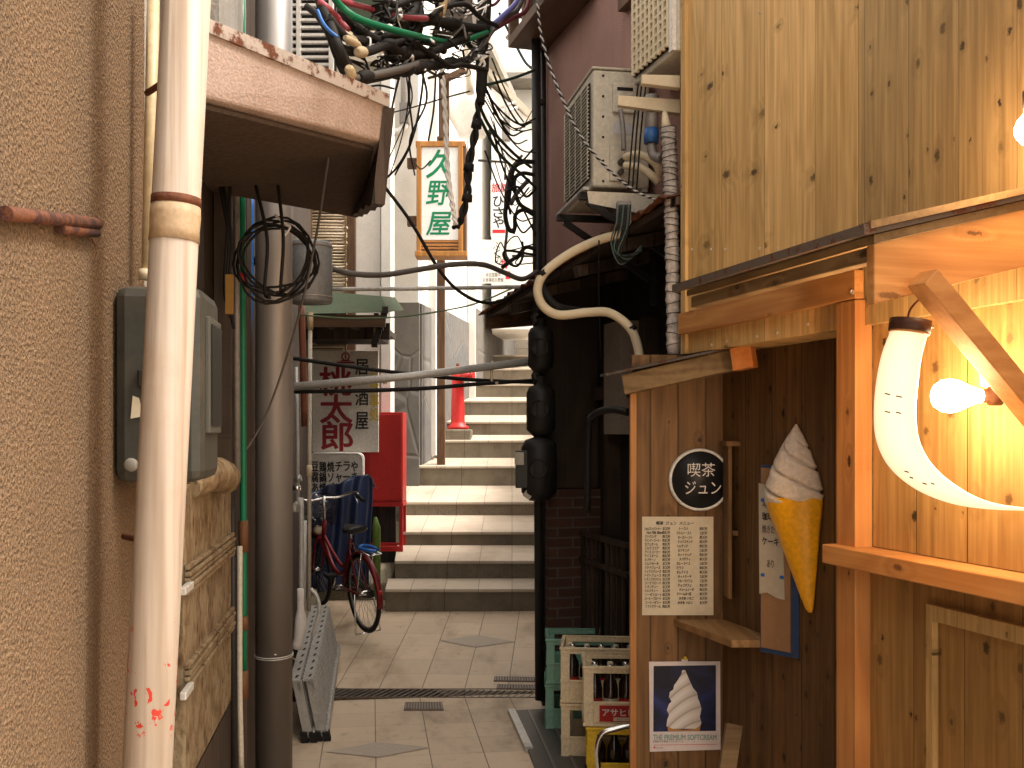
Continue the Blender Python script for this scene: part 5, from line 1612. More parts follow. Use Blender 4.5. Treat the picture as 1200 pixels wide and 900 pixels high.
cable('grey_lead', 'flat grey lead hanging down the side of the air conditioner', [(727, 128, 4.92), (730, 150, 4.92), (731, 176, 4.92)], 0.012, POLE_GREY)
for i, (a_, b_) in enumerate(((748, 736), (752, 741), (757, 746))):
    cable('thin_lead', 'thin black lead hanging across the side of the air conditioner', [(a_, 98, 4.75), ((a_ + b_) / 2, 150, 4.75), (b_, 222, 4.78)], 0.004, BLACK, 'black leads on the air conditioner')

# upper unit, seen from its grille
ac2 = thing('upper_air_conditioner', 'upper air conditioner unit with honeycomb grille at the cedar corner', 'air conditioner', tuple(P(775, 90, 4.6)))
AD = DF
MB().box(-.50, -.02, -.03, .25, 3.44, 4.05).build('case', UNIT, ac2, AD, bevel=0.01)
MB().box(-.47, -.07, -.040, -.032, 3.47, 4.02).build('fan_opening', BLACK, ac2, AD)
hg = MB()
for i in range(9):
    x = -.46 + i * .048
    hg.box(x, x + .016, -.055, -.041, 3.47, 4.02)
for i in range(14):
    z = 3.48 + i * .04
    hg.box(-.47, -.07, -.052, -.0415, z, z + .013)
hg.build('grille', CREAM_SHEATH, ac2, AD)
MB().box(-.055, -.02, -.05, -.031, 3.44, 4.05).build('corner_strip', WHITE_PAINT, ac2, AD)
sb = thing('shelf_bracket', 'white steel arms holding the upper air conditioner', 'bracket', tuple(P(770, 130, 4.6)))
for (x0, y0, x1, y1, th, z) in ((724, 118, 797, 123, 13, 4.6), (752, 93, 797, 94, 12, 4.5)):
    a, b = P(x0, y0, z), P(x1, y1, z)
    h0 = th * .5 / FPX * z
    MB().hexa([a + Vector((0, 0, -h0 * .8)), b + Vector((0, 0, -h0 * 1.5)), b + Vector((0, .04, -h0 * 1.5)), a + Vector((0, .04, -h0 * .8))],
              [a + Vector((0, 0, h0)), b + Vector((0, 0, h0)), b + Vector((0, .04, h0)), a + Vector((0, .04, h0))]).build('arm', CREAM_SHEATH, sb, bevel=0.003)
lg_ = thing('lagged_pipe', 'vertical pipe lagged in white tape along the edge of the cedar wall', 'pipe', tuple(P(788, 420, 4.5)))
c = MB()
pts = [P(783, 150, 4.5), P(786, 220, 4.5), P(788, 300, 4.5), P(790, 415, 4.5)]
cp = catmull(pts, 30)
c.tube(cp, lambda t: 0.031 + 0.003 * math.sin(t * 170) + 0.002 * math.sin(t * 41), 14)
c.build('lagging', stucco('lagging_tape', (0.40, 0.36, 0.33), 60, 0.5, 0.2, 0.4), lg_)
wr = MB()
for i in range(30):
    q = cp[int(i / 30 * (len(cp) - 1))]
    a = random.uniform(-.01, .01)
    MB().tube([q + Vector((.035 * math.cos(t), .035 * math.sin(t), a * math.cos(t))) for t in [2 * math.pi * j / 12 for j in range(12)]], 0.0016, 4, closed=True).build('binding', BLACK_IRON, lg_)
gb = thing('drain_pipe', 'short grey drain pipe with a blue band above the lagged pipe', 'pipe', tuple(P(764, 200, 4.65)))
MB().tube([P(764, 112, 4.65), P(763, 165, 4.65)], 0.031, 16).build('tube', POLE_GREY, gb)
MB().tube([P(763.5, 151, 4.65), P(763, 168, 4.65)], 0.034, 16).build('band', paint('blue_band', (0.02, 0.10, 0.30), 0.4), gb)
MB().tube([P(763, 168, 4.65), P(766, 182, 4.65), P(776, 186, 4.6)], 0.022, 12, 4).build('bend', POLE_GREY, gb)
solo(MB().tube([P(779, 132, 4.55), P(781, 152, 4.52)], [0.012, 0.024], 10), 'foam_end', 'frayed foam end on top of the lagged pipe', 'foam', CREAM_SHEATH)

# ------------------------------------------------------------ beer crates and bottles
def crate(x, y, z, mat, label, rot=0.0, plate=None, name='beer_crate', hh=0.305):
    """x, y: front left corner, z: bottom; front faces the camera"""
    w, d, h = 0.45, 0.36, hh
    M = T(x, y, z) @ Matrix.Rotation(rot, 4, 'Z')
    t = thing(name, label, 'crate', (x, y, z), 'beer crates stacked beside the side wall')
    b = MB()
    e = 0.006
    b.box(.012, w - .012, .012, d - .012, 0.0, .012)
    for cx in (0, 1):
        for cy in (0, 1):
            x0 = e if cx == 0 else w - e - .050
            y0 = e if cy == 0 else d - e - .050
            b.box(x0, x0 + .050, y0, y0 + .050, .0121, h - .036)
    def ring(z0, z1, out, thick):
        b.box(-out + e, w + out - e, -out + e, -out + e + thick, z0, z1)
        b.box(-out + e, w + out - e, d + out - e - thick, d + out - e, z0, z1)
        b.box(-out + e, -out + e + thick, -out + e + thick, d + out - e - thick, z0, z1)
        b.box(w + out - e - thick, w + out - e, -out + e + thick, d + out - e - thick, z0, z1)
    ring(h - .014, h, .006, .018)
    ring(h - .0355, h - .0142, .001, .014)
    ring(.002, .018, .003, .014)
    ring(.115, .127, .001, .010)
    for y0 in (.010, d - .018):
        b.box(.052, w - .052, y0, y0 + .008, .0182, .1148)
    for x0 in (.010, w - .018):
        b.box(x0, x0 + .008, .052, d - .052, .0182, .1148)
        b.box(x0, x0 + .012, d / 2 - .02, d / 2 + .02, .127, h - .036)
    b.build('body', mat, t, M, bevel=0.003)
    if plate:
        MB().box(.085, w - .085, .003, .0095, .028, .108).build('name_plate', RED, t, M)
        text(plate[0], M @ T(.225, .0015, .076), .25, .036, PAPER_WHITE, t, off=0.02)
        MB().box(.155, .295, .0005, .003, .033, .050).build('small_plate', PAPER, t, M)
        text(plate[1], M @ T(.225, -.0005, .0415), .10, .011, INK_RED, t)
    return M
def bottles(M, label, rows, mat=GLASS_BROWN, lean=0):
    for r in range(rows):
        for c in range(5):
            t = M @ T(.065 + c * .08, .075 + r * .075, .0135)
            o = thing('beer_bottle', label, 'bottle', tuple(t.translation), label.replace('brown beer bottle standing', 'beer bottles standing'))
            MB().lathe([(0, 0), (.034, 0), (.0365, .006), (.0365, .165), (.033, .185), (.019, .215), (.0145, .235), (.0135, .268), (.0155, .270), (.0155, .277), (0, .278)], 16, t).build('glass', mat, o)
            MB().lathe([(.0158, .266), (.0162, .279), (.013, .284), (0, .285)], 14, t).build('cap', CHROME if (r + c) % 2 else PAPER, o)
            if rows > 1 and r == 0:
                MB().lathe([(.0372, .05), (.0372, .12)], 16, t).build('paper_label', PAPER if c % 2 else INK_RED, o)
m = crate(0.262, 5.60, 0.002, CRATE_BEIGE, 'beige beer crate at the bottom of the taller stack', R(-6))
m = crate(0.260, 5.605, 0.309, CRATE_BEIGE, 'beige beer crate on top of the taller stack', R(-6))
bottles(m, 'brown beer bottle standing in the top crate of the taller beige stack', 2)
m = crate(0.372, 5.15, 0.002, CRATE_YELLOW, 'yellow beer crate at the bottom behind the chrome handle', R(-3))
bottles(m, 'brown beer bottle standing in the yellow crate', 1)
m = crate(0.355, 5.155, 0.309, CRATE_BEIGE, 'beige beer crate with red name plate on top of the yellow crate', R(-3), ('アサヒビール', 'ビール'))
bottles(m, 'brown beer bottle standing in the crate with the red plate', 2)
m = crate(0.195, 6.12, 0.012, CRATE_GREEN, 'lower of two green beer crates behind the beige stack', R(-2), hh=0.27)
m = crate(0.20, 6.12, 0.284, CRATE_GREEN, 'upper of two green beer crates behind the beige stack', R(-2), hh=0.27)
tr2 = thing('hand_truck', 'hand truck with a bent chrome tube handle in front of the crates', 'hand truck', tuple(P(703, 905, 4.86)))
MB().tube([P(704, 950, 4.88), P(701, 900, 4.88), P(700, 876, 4.88), P(706, 860, 4.88), P(722, 854, 4.88), P(745, 850, 4.88), P(800, 846, 4.88)], 0.0135, 14, 8).build('handle', CHROME, tr2)
q = P(701, 900, 4.88)
MB().box(q.x - .02, q.x + .42, 4.7, 5.0, .03, .045).build('platform', BLACK_IRON, tr2)
MB().tube([P(704, 950, 4.88), (q.x + .01, 4.88, .046)], 0.0135, 12).build('upright', CHROME, tr2)
for x in (q.x + .02, q.x + .38):
    MB().tube([(x - .012, 4.85, .03), (x + .012, 4.85, .03)], 0.029, 14).build('wheel', BLACK, tr2)

# ------------------------------------------------------------ things on and in the niche of the cafe
ZA = 4.438
def sa(px, py, dz=0.0): return P(px, py, ZA - dz)
rs = thing('round_sign', 'round black sign with white ring and white characters', 'sign', tuple(sa(819, 562)))
c0 = sa(819.5, 562)
r0 = 36.5 / FPX * ZA
RX = T(c0.x, ZA, c0.z) @ Matrix.Rotation(R(90), 4, 'X')
MB().lathe([(0, .022), (r0 * .905, .022), (r0 * .905, 0), (0, 0)], 56, RX).build('disc', plain('sign_black', (0.012, 0.012, 0.014), 0.4), rs)
MB().lathe([(r0 * .91, 0.001), (r0 * .91, .025), (r0 * .94, .028), (r0 * .98, .026), (r0, .018), (r0, .001)], 56, RX).build('ring', WHITE_PAINT, rs)
for w, px, py, ww, hh in (('喫茶', 822, 550.5, 32, 16), ('ジュン', 824, 571.5, 42, 15)):
    q = P(px, py, ZA - .0235)
    text(w, T(q.x, ZA - .0235, q.z), ww / FPX * ZA, hh / FPX * ZA, PAPER_WHITE, rs)

mc = thing('menu_card', 'cream handwritten cafe menu sheet pinned on the cedar side wall', 'menu', tuple(sa(793, 721)))
a, b = P(752.5, 721, ZA - .006), P(836, 605.5, ZA - .006)
MB().box(a.x, b.x, ZA - .006, ZA - .003, a.z, b.z).build('sheet', PAPER, mc)
def mt(s, x0, x1, y, hh=4.0):
    q = P((x0 + x1) / 2, y, ZA - .0068)
    return text(s, T(q.x, ZA - .0068, q.z), (x1 - x0) / FPX * ZA, hh / FPX * ZA, INK, mc, shear=0.06, bold=0.03)
mt('喫茶  ジュン  メニュー', 769, 813, 613, 4.2)
left = ['じゅんブレンドコーヒー', 'Hot Milk Blend', 'ストロング', 'ウインナーコーヒー', 'カフェオーレ', 'ミルクココア', 'アイスコーヒー', 'アイスオーレ', 'カプチーノ', 'ミルクセーキ', 'バナナジュース', 'ミックスジュース', 'トマトジュース', 'レモンスカッシュ', 'コーラフロート', 'レモンティー', 'ミルクティー', 'ソーダフロート', 'コーヒーフロート', 'コーヒーゼリー', 'ソフトクリーム']
right = ['トースト', 'ジャムトースト', 'チーズトースト', 'ミックスサンド', 'ハムサンド', 'カツサンド', 'ホットドッグ', 'スパゲティ', 'カレーライス', 'ピラフ', 'オムライス', 'ホットケーキ', 'フルーツパフェ', 'チョコパフェ', 'クリームソーダ', 'クリームみつ豆', 'かき氷 いちご', 'かき氷 メロン']
y = 619.5
for i, s in enumerate(left):
    w = min(19, 2.7 * len(s) * (.55 if s[0] == 'H' else 1) + random.uniform(-1, 1))
    x0 = 755.5 + random.choice((0, 0, .6, 2.5 if i in (1, 2) else 0))
    mt(s, x0, x0 + w, y + i * 4.55, 3.4)
    mt(random.choice(('三五〇円', '四〇〇円', '四五〇円', '五〇〇円')), 776.5, 785, y + i * 4.55, 3.4)
for i, s in enumerate(right):
    w = min(17, 2.6 * len(s))
    x0 = 793 + random.choice((0, 1.5, 3))
    mt(s, x0, x0 + w, y + i * 5.1, 3.4)
    mt(random.choice(('三五〇円', '四〇〇円', '四五〇円', '五〇〇円')), 820, 828.5, y + i * 5.1, 3.4)

po = thing('poster', 'white edged poster of a swirled ice cream on blue ground', 'poster', tuple(sa(802, 880)))
PTL, PTR, PBR, PBL = (760.5, 775.5), (844, 775), (844.5, 878.5), (761.5, 881)
def pq_(px, py, dy): 
    q = P(px, py, ZA - dy); q.y = ZA - dy; return q
pts = [pq_(*PBL, .006), pq_(*PBR, .006), pq_(*PTR, .006), pq_(*PTL, .006)]
bk_ = [q + Vector((0, .003, 0)) for q in pts]
MB().add(pts + bk_, [(0, 1, 2, 3), (7, 6, 5, 4), (0, 4, 5, 1), (1, 5, 6, 2), (2, 6, 7, 3), (3, 7, 4, 0)]).build('sheet', plain('poster_paper', (0.66, 0.585, 0.58), 0.5), po)
kb2 = NT('poster_blue_print', 0.4)
wv = kb2.noise(kb2.map((6, 1, 9), rot=(0, R(35), 0)), 1.0, 3, 0.5, 0.6)
kb2.color(kb2.ramp(wv, [(0.35, (0.004, 0.005, 0.016)), (0.52, (0.008, 0.012, 0.055)), (0.7, (0.02, 0.035, 0.16))]))
MB().sheet([pq_(765.5, 857.5, .0066), pq_(839, 856.5, .0066), pq_(839, 779.5, .0066), pq_(766, 780.5, .0066)]).build('blue_ground', kb2.m, po)
kc = NT('printed_cream', 0.5)
sx_ = kc.xyz()
q0 = P(802, 820, ZA)
u = kc.math('SUBTRACT', sx_[0], q0.x); v2 = kc.math('SUBTRACT', sx_[2], q0.z)
wob = kc.math('ADD', kc.math('SUBTRACT', v2, kc.math('MULTIPLY', u, 0.62)), kc.math('MULTIPLY', kc.math('MULTIPLY', u, u), 3.0))
bands = kc.math('FRACT', kc.math('MULTIPLY', wob, 17.0))
side = kc.math('MULTIPLY', kc.step(u, -0.02, 0.10), 0.45)
kc.color(kc.mix(side, kc.ramp(bands, [(0.0, (0.34, 0.30, 0.27)), (0.14, (0.55, 0.51, 0.48)), (0.55, (0.70, 0.67, 0.66)), (0.9, (0.62, 0.58, 0.55)), (1.0, (0.36, 0.31, 0.28))]), (0.30, 0.25, 0.21)))
sil = [(801, 785), (803, 785.5), (807, 795), (812, 806), (817, 812), (818, 819), (819.5, 822), (822, 830), (821, 836), (820, 840), (822, 847), (820, 852), (816, 854), (786, 854), (781, 851), (782, 843), (784, 838), (781.5, 832), (784, 825), (787, 822), (784, 817), (785, 811), (789, 808), (790, 803), (795, 796), (799, 789), (799, 786)]
MB().sheet([pq_(x, y, .0071) for x, y in sil][::-1]).build('ice_cream_print', kc.m, po)
cone_ = [(782, 851), (788, 854), (802, 855.3), (815, 854), (821, 850), (820, 856.4), (783, 857)]
MB().sheet([pq_(x, y, .0075) for x, y in cone_][::-1]).build('wafer_print', plain('wafer', (0.42, 0.20, 0.06), 0.6), po)
q = pq_(802.5, 864, .0068); text('THE PREMIUM SOFTCREAM', T(*q), 74 / FPX * ZA, 6.2 / FPX * ZA, INK_TEAL, po, bold=0.03)
q = pq_(783, 868.8, .0068); text('乳脂肪分の高級ソフトクリーム', T(*q), 36 / FPX * ZA, 2.6 / FPX * ZA, INK, po)
MB().sheet([pq_(766, 873.4, .0068), pq_(841, 872.4, .0068), pq_(841, 871.9, .0068), pq_(766, 872.9, .0068)]).build('rule', INK_RED, po)
MB().sheet([pq_(766, 877, .0068), pq_(768, 877, .0068), pq_(768, 875, .0068), pq_(766, 875, .0068)]).build('emblem', INK_RED, po)
q = pq_(773, 876.2, .0068); text('soft cream', T(*q), 8 / FPX * ZA, 1.7 / FPX * ZA, INK, po)
q = P(802, 770.5, ZA)
MB().box(q.x - .012, q.x + .014, ZA - .004, ZA - .001, q.z - .03, q.z - .006).build('hanging_tab', PAPER_WHITE, po)
MB().lathe([(0, .022), (.007, .020), (.008, .012), (.004, .008), (.004, 0)], 14, T(q.x + .002, ZA, q.z) @ Matrix.Rotation(R(90), 4, 'X')).build('yellow_pin', plain('pin_yellow', (0.65, 0.45, 0.02), 0.4), po)

# wooden cabinet frame at the back of the niche
cbx = thing('wooden_box', 'shallow dark wooden box with a vertical slat behind the round sign', 'box', tuple(P(870, 700, 4.3)))
m = MB()
z = 4.30
px_box(m, 853.5, 858, 522, 702, z, .11); px_box(m, 886, 890, 522, 690, z, .10)
px_box(m, 851, 892, 517, 523, z - .012, .125); px_box(m, 858.3, 885.7, 622, 628, z + .01, .08)
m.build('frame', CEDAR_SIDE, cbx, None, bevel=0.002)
px_box(MB(), 858.2, 885.8, 524, 700, z + .085, .01).build('back_board', DARK_WOOD, cbx)
m = MB(); px_box(m, 870, 876, 540, 621, z + .02, .03); px_box(m, 872, 877, 629, 690, z + .02, .03)
m.build('slat', BROWN_WOOD, cbx)
# shelf
sh = MB().hexa([(.700, 4.437, .955), (.855, 3.99, .955), (1.035, 3.99, .955), (.93, 4.437, .955)], [(.700, 4.437, .985), (.855, 3.99, .985), (1.035, 3.99, .985), (.93, 4.437, .985)])
solo(sh, 'shelf', 'thick wooden shelf jutting from the corner of the niche', 'shelf', wood('shelf_wood', (0.36, 0.21, 0.09), (0.22, 0.115, 0.045), width=0, grain='y', across='x', knots=0.1), None, None, 0.003)

# narrow notice board with a blue edge and a torn paper
NF = frame(tuple(P(890, 765, 3.98)), (0.75, -0.66))
na, nb_ = P(890, 763, 3.98), P(935, 768, 3.85)
NF = frame((na.x, na.y, 0), (nb_.x - na.x, nb_.y - na.y))
wn_ = ((nb_.x - na.x) ** 2 + (nb_.y - na.y) ** 2) ** .5
nbd = thing('notice_board', 'narrow blue edged cork board with a torn handwritten paper', 'notice board', tuple(na))
zt, zb2 = P(0, 545, 3.98).z, P(0, 764, 3.98).z
BLUE_EDGE = paint('blue_board_edge', (0.022, 0.05, 0.13), 0.5)
MB().box(0, wn_, .004, .022, zb2, zt).build('board', BLUE_EDGE, nbd, NF, bevel=0.003)
MB().box(.008, wn_ - .032, -.002, .0035, zb2 + .02, zt - .01).build('cork', plain('cork', (0.27, 0.15, 0.075), 0.9), nbd, NF)
pp_ = [(.0, P(0, 566, 3.98).z), (.10, P(0, 572, 3.98).z), (.112, P(0, 640, 3.95).z), (.118, P(0, 700, 3.95).z), (.08, P(0, 699, 3.95).z), (.04, P(0, 694, 3.95).z), (.004, P(0, 697, 3.95).z)]
MB().prism(pp_[::-1], -.006, -.003).build('paper', plain('old_paper', (0.42, 0.37, 0.29), 0.9), nbd, NF)
for i, (s, y) in enumerate((('本日の', 590), ('珈琲豆', 605), ('焼きたて', 620), ('ケーキ', 634), ('あり', 660))):
    text(s, NF @ T(.055, -.0068, P(0, y, 3.95).z), .075 if i < 4 else .03, .03, INK if i % 2 else plain('faded_ink', (0.12, 0.10, 0.10)), nbd, bold=0.02)
for (x, y) in ((.012, 588), (.012, 676), (.098, 676)):
    MB().box(x, x + .016, -.008, -.0062, P(0, y, 3.95).z, P(0, y, 3.95).z + .012).build('blue_tape', BLUE_SHEATH, nbd, NF)

# big moulded ice cream cone sign hung on the niche wall
cs_ = thing('cone_sign', 'big moulded ice cream cone sign with white swirl and orange cone', 'sign', tuple(P(940, 712, 3.9)))
lx_, _ = on(DF, 951, 600, 0.172)
zc0, zc1 = P(0, 713, 3.86).z, P(0, 495, 3.86).z
H_ = zc1 - zc0
CM = DF @ T(lx_, 0.171, zc0) @ Matrix.Rotation(R(-8), 4, 'Y') @ Matrix.Diagonal((.9, .9, 1, 1))
def half(prof, grooves, mat, name):
    m = MB()
    nc = 30
    vs, fs = [], []
    for r, z in prof:
        for k in range(nc + 1):
            a = math.pi + math.pi * k / nc
            rr = r * (1 + grooves(a, z / H_))
            vs.append((rr * math.cos(a), rr * math.sin(a) * 0.95 - 0.002, z))
    for i in range(len(prof) - 1):
        for k in range(nc):
            fs.append((i * (nc + 1) + k, i * (nc + 1) + k + 1, (i + 1) * (nc + 1) + k + 1, (i + 1) * (nc + 1) + k))
    n0 = len(prof)
    m.add(vs, fs, True)
    m.f.append([i * (nc + 1) for i in range(n0)] + [i * (nc + 1) + nc for i in range(n0 - 1, -1, -1)]); m.s.append(False)
    return m.build(name, mat, cs_, CM)
def interp(tab, t):
    for (a, ra), (b, rb) in zip(tab, tab[1:]):
        if a <= t <= b:
            return ra + (rb - ra) * (t - a) / (b - a)
    return tab[-1][1]
cone_t = [(0, .010), (.02, .022), (.10, .042), (.30, .088), (.45, .122), (.52, .142), (.60, .156)]
half([(interp(cone_t, i / 40 * .60), i / 40 * .60 * H_) for i in range(41)] + [(.14, .603 * H_)], lambda a, t: 0.004 * math.sin(a * 9) * math.sin(t * 60), paint('orange_moulding', (0.85, 0.41, 0.010), 0.35, 0, 0.15, 6), 'cone')
top_t = [(.50, .120), (.55, .140), (.60, .158), (.67, .150), (.75, .126), (.84, .092), (.92, .052), (.97, .022), (1.0, .004)]
def sw(a, t):
    p = (a * 2.2 + t * 26) / math.pi
    f = p - math.floor(p)
    return -0.20 * max(0, 1 - abs(f - .5) * 10) * min(1, (1 - t) * 8) + 0.03 * math.sin(f * math.pi)
half([(interp(top_t, .575 + i / 60 * .425), (.575 + i / 60 * .425) * H_) for i in range(61)], sw, paint('cream_moulding', (0.70, 0.60, 0.50), 0.4, 0, 0.25, 8, dirt=(0.2, 0.13, 0.09)), 'swirl')
MB().tube([(0, -.004, H_ * .99), (0, -.004, H_ * 1.04)], 0.002, 6).build('hook', RUST, cs_, CM)
oc = solo(MB().bar(P(852, 902, 4.1), P(860, 849, 4.15), 0.065, 0.03, (0, -1, 0)), 'offcut', 'short board offcut leaning on the niche wall below the poster', 'board', LUMBER_OLD)

# ------------------------------------------------------------ lantern and bulbs
ln_ = thing('crescent_lantern', 'glowing white crescent shaped lantern hanging under the hood', 'lantern', tuple(P(1065, 375, 2.5)))
zl = 2.48
outer = [(1044, 388), (1034, 415), (1028, 445), (1025, 478), (1026.5, 510), (1036, 537), (1054, 559), (1082, 578), (1118, 591), (1160, 597), (1205, 598.5)]
inner = [(1087, 390), (1080, 415), (1075.5, 445), (1072.5, 478), (1075, 510), (1084, 533), (1100, 553), (1122, 570), (1146, 583), (1172, 591), (1207, 595.5)]
O = catmull([Vector((x, y, 0)) for x, y in outer], 5); I = catmull([Vector((x, y, 0)) for x, y in inner], 5)
m = MB(); vs, fs = [], []
nn = 24
for o_, i_ in zip(O, I):
    c = (o_ + i_) / 2; rr = (o_ - i_).length / 2 / FPX * zl
    c3 = P(c.x, c.y, zl)
    ax = (P(o_.x, o_.y, zl) - P(i_.x, i_.y, zl)).normalized()
    for k in range(nn):
        a = 2 * math.pi * k / nn
        vs.append(c3 + ax * rr * math.cos(a) + Vector((0, 1, 0)) * rr * 0.8 * math.sin(a))
for i in range(len(O) - 1):
    for k in range(nn):
        fs.append((i * nn + k, i * nn + (k + 1) % nn, (i + 1) * nn + (k + 1) % nn, (i + 1) * nn + k))
fs.append(tuple(range((len(O) - 1) * nn, len(O) * nn)))
m.add(vs, fs, True)
m.build('shade', glow('lantern_shade', (1.0, 0.80, 0.52), 0.19), ln_)
c0 = P(1066, 383, zl)
MB().tube([P(1065.5, 389, zl), P(1067.5, 375, zl)], 0.049, 24).build('cap', plain('dark_cap', (0.05, 0.02, 0.012), 0.5), ln_)
MB().tube([P(1065, 391, zl), P(1065.4, 388.4, zl)], 0.0475, 24).build('cap_band', ORANGE_WOOD, ln_)
MB().tube([P(1063, 375, zl), P(1067, 362, zl), P(1078, 350, zl)], 0.0025, 6, 4).build('hanging_cord', RUST, ln_)
MB().tube([P(1094, 383, zl), P(1086, 383, zl)], 0.004, 6).build('pin', CHROME, ln_)
mk = MB()
for (x, y, w) in ((1037, 461, 6), (1050, 464, 7), (1037, 482, 6), (1050, 483, 6), (1060, 552, 5), (1066, 559, 4), (1081, 566, 5), (1091, 566, 4)):
    q = P(x, y, zl - .062); d = P(x + w, y + 1.5, zl - .062)
    mk.bar(q, d, .002, .003)
mk.build('ink_mark', INK, ln_)

bu = thing('bare_bulb', 'lit bare bulb in a socket beside the crescent lantern', 'bulb', tuple(P(1160, 463, 2.62)))
zb3 = 2.62
c0 = P(1117, 463.5, zb3)
BMx = T(*P(1152, 464, zb3)) @ Matrix.Rotation(R(-90), 4, 'Y')
MB().lathe([(0.016, -.005), (0.017, .012), (0.026, .035), (.0405, .068), (.0435, .085), (.040, .105), (.028, .122), (.012, .1295), (0, .131)], 28, BMx).build('glass', glow('bulb_glow', (1.0, 0.86, 0.62), 30.0), bu)
SM = T(*P(1152, 464, zb3)) @ Matrix.Rotation(R(90), 4, 'Y')
MB().lathe([(0, -.004), (.0175, -.004), (.0175, .012), (.025, .016), (.025, .045), (.018, .05), (0, .05)], 20, SM).build('socket', plain('brown_bakelite', (0.10, 0.035, 0.012), 0.35), bu)
MB().tube([P(1172, 464, zb3), P(1178, 458, zb3 + .04), P(1160, 437, 2.76)], 0.008, 8, 5).build('arm', BLACK_IRON, bu)
wq = DF @ Vector((on(DF, 1160, 437, 0.02)[0], .029, on(DF, 1160, 437, .02)[1]))
MB().lathe([(0, .03), (.035, .028), (.042, 0)], 22, T(*wq) @ Matrix.Rotation(math.atan2(-.28, .96) , 4, 'Z') @ Matrix.Rotation(R(-90), 4, 'Y')).build('wall_plate', WHITE_PAINT, bu)
l1 = bpy.data.lights.new('bulb_light', 'POINT'); l1.energy = 17; l1.color = (1.0, 0.53, 0.19); l1.shadow_soft_size = 0.045
lo = bpy.data.objects.new('bulb_light', l1); COL.objects.link(lo); lo.location = P(1106, 463.5, zb3)
lo.parent = bu; lo.matrix_parent_inverse = PW(bu).inverted()
b2 = thing('globe_bulb', 'lit globe bulb on the upper cedar wall at the right edge', 'bulb', tuple(P(1205, 152, 2.4)))
c0 = P(1208, 152, 2.38)
MB().lathe([(0, -.036), (.02, -.031), (.034, -.012), (.036, .004), (.028, .024), (.014, .04), (.013, .055)], 24, T(*c0)).build('glass', glow('globe_glow', (1.0, 0.86, 0.66), 14.0), b2)
MB().lathe([(0, .05), (.018, .05), (.018, .09), (0, .09)], 16, T(*c0)).build('socket', BLACK_IRON, b2)
l3 = bpy.data.lights.new('globe_light', 'POINT'); l3.energy = 2; l3.color = (1.0, 0.53, 0.19); l3.shadow_soft_size = 0.036
l3o = bpy.data.objects.new('globe_light', l3); COL.objects.link(l3o); l3o.location = c0 + Vector((-.05, 0, -.01))
l3o.parent = b2; l3o.matrix_parent_inverse = PW(b2).inverted()
lxx = (DF.inverted() @ c0).x
MB().tube([c0 + Vector((0, 0, .085)), c0 + Vector((.0, 0, .12)), DF @ Vector((lxx, 0.0, c0.z + .12))], 0.006, 8).build('arm', BLACK_IRON, b2)

# ------------------------------------------------------------ overhead cables
def cab(label, pts, r, mat, name='cable', group=None):
    return cable(name, label, pts, r, mat, group, 7, 8)
# sagging main bundle from the canopy corner to the far right
cab('thick grey cable sagging from the canopy corner up to the right', [(396, 94, 3.3), (412, 92, 3.4), (440, 88, 3.6), (475, 80, 3.9), (500, 73, 4.2), (540, 74, 4.6), (560, 62, 4.8), (575, 38, 5.1), (590, 22, 5.4), (606, 12, 5.8), (616, -12, 6.2)], 0.0145, GREY_SHEATH)
cab('black wrapped cable drooping lowest across the tangle', [(395, 50, 3.3), (405, 72, 3.4), (418, 93, 3.45), (436, 91, 3.6), (470, 84, 3.9), (505, 77, 4.2), (532, 74, 4.5), (550, 70, 4.7)], 0.018, BLACK)
cab('black cable running from the canopy top down to the corner', [(370, -15, 3.5), (378, 10, 3.4), (388, 32, 3.35), (396, 55, 3.3), (404, 75, 3.35), (412, 92, 3.4)], 0.017, BLACK)
cab('second black cable beside the one down to the canopy corner', [(360, 8, 3.6), (372, 18, 3.5), (384, 38, 3.4), (392, 60, 3.35), (402, 84, 3.36), (412, 94, 3.4)], 0.012, BLACK)
cab('green cable crossing the tangle from upper left', [(388, -8, 3.4), (400, 8, 3.45), (420, 22, 3.5), (450, 32, 3.7), (480, 40, 3.9), (510, 47, 4.3), (535, 50, 4.6), (560, 42, 4.75), (574, 36, 5.1), (582, 30, 5.3)], 0.0125, GREEN_SHEATH)
cab('pink red cable crossing the top of the tangle', [(390, -4, 3.5), (410, 4, 3.6), (436, 11, 3.8), (470, 20, 4.0), (500, 22, 4.2)], 0.012, PINK_SHEATH)
cab('short pink cable at the upper left of the tangle', [(374, 2, 3.4), (384, 10, 3.4), (396, 22, 3.5), (408, 36, 3.5)], 0.012, PINK_SHEATH)
cab('violet blue cable at the right of the tangle', [(545, 34, 4.9), (562, 34, 5.0), (578, 28, 5.2), (592, 16, 5.4), (604, 4, 5.7), (612, -12, 5.9)], 0.014, VIOLET_SHEATH)
cab('maroon cable curving up at the right of the tangle', [(560, 46, 5.0), (580, 34, 5.2), (600, 22, 5.5), (616, 12, 5.8), (622, -12, 6.0)], 0.012, RED_TAPE)
cab('maroon cable dipping between the black ones at the top', [(556, -10, 4.9), (566, 2, 5.0), (578, 6, 5.2), (588, -4, 5.3)], 0.008, RED_TAPE)
cab('blue cable curving inside the black bundle at left', [(372, 12, 3.35), (378, 26, 3.33), (386, 36, 3.3), (396, 44, 3.3)], 0.006, BLUE_SHEATH)
cab('thin green cable looping under the upper bundle', [(398, 40, 3.5), (414, 46, 3.6), (436, 50, 3.8), (452, 48, 3.9), (470, 40, 4.0)], 0.007, GREEN_SHEATH)
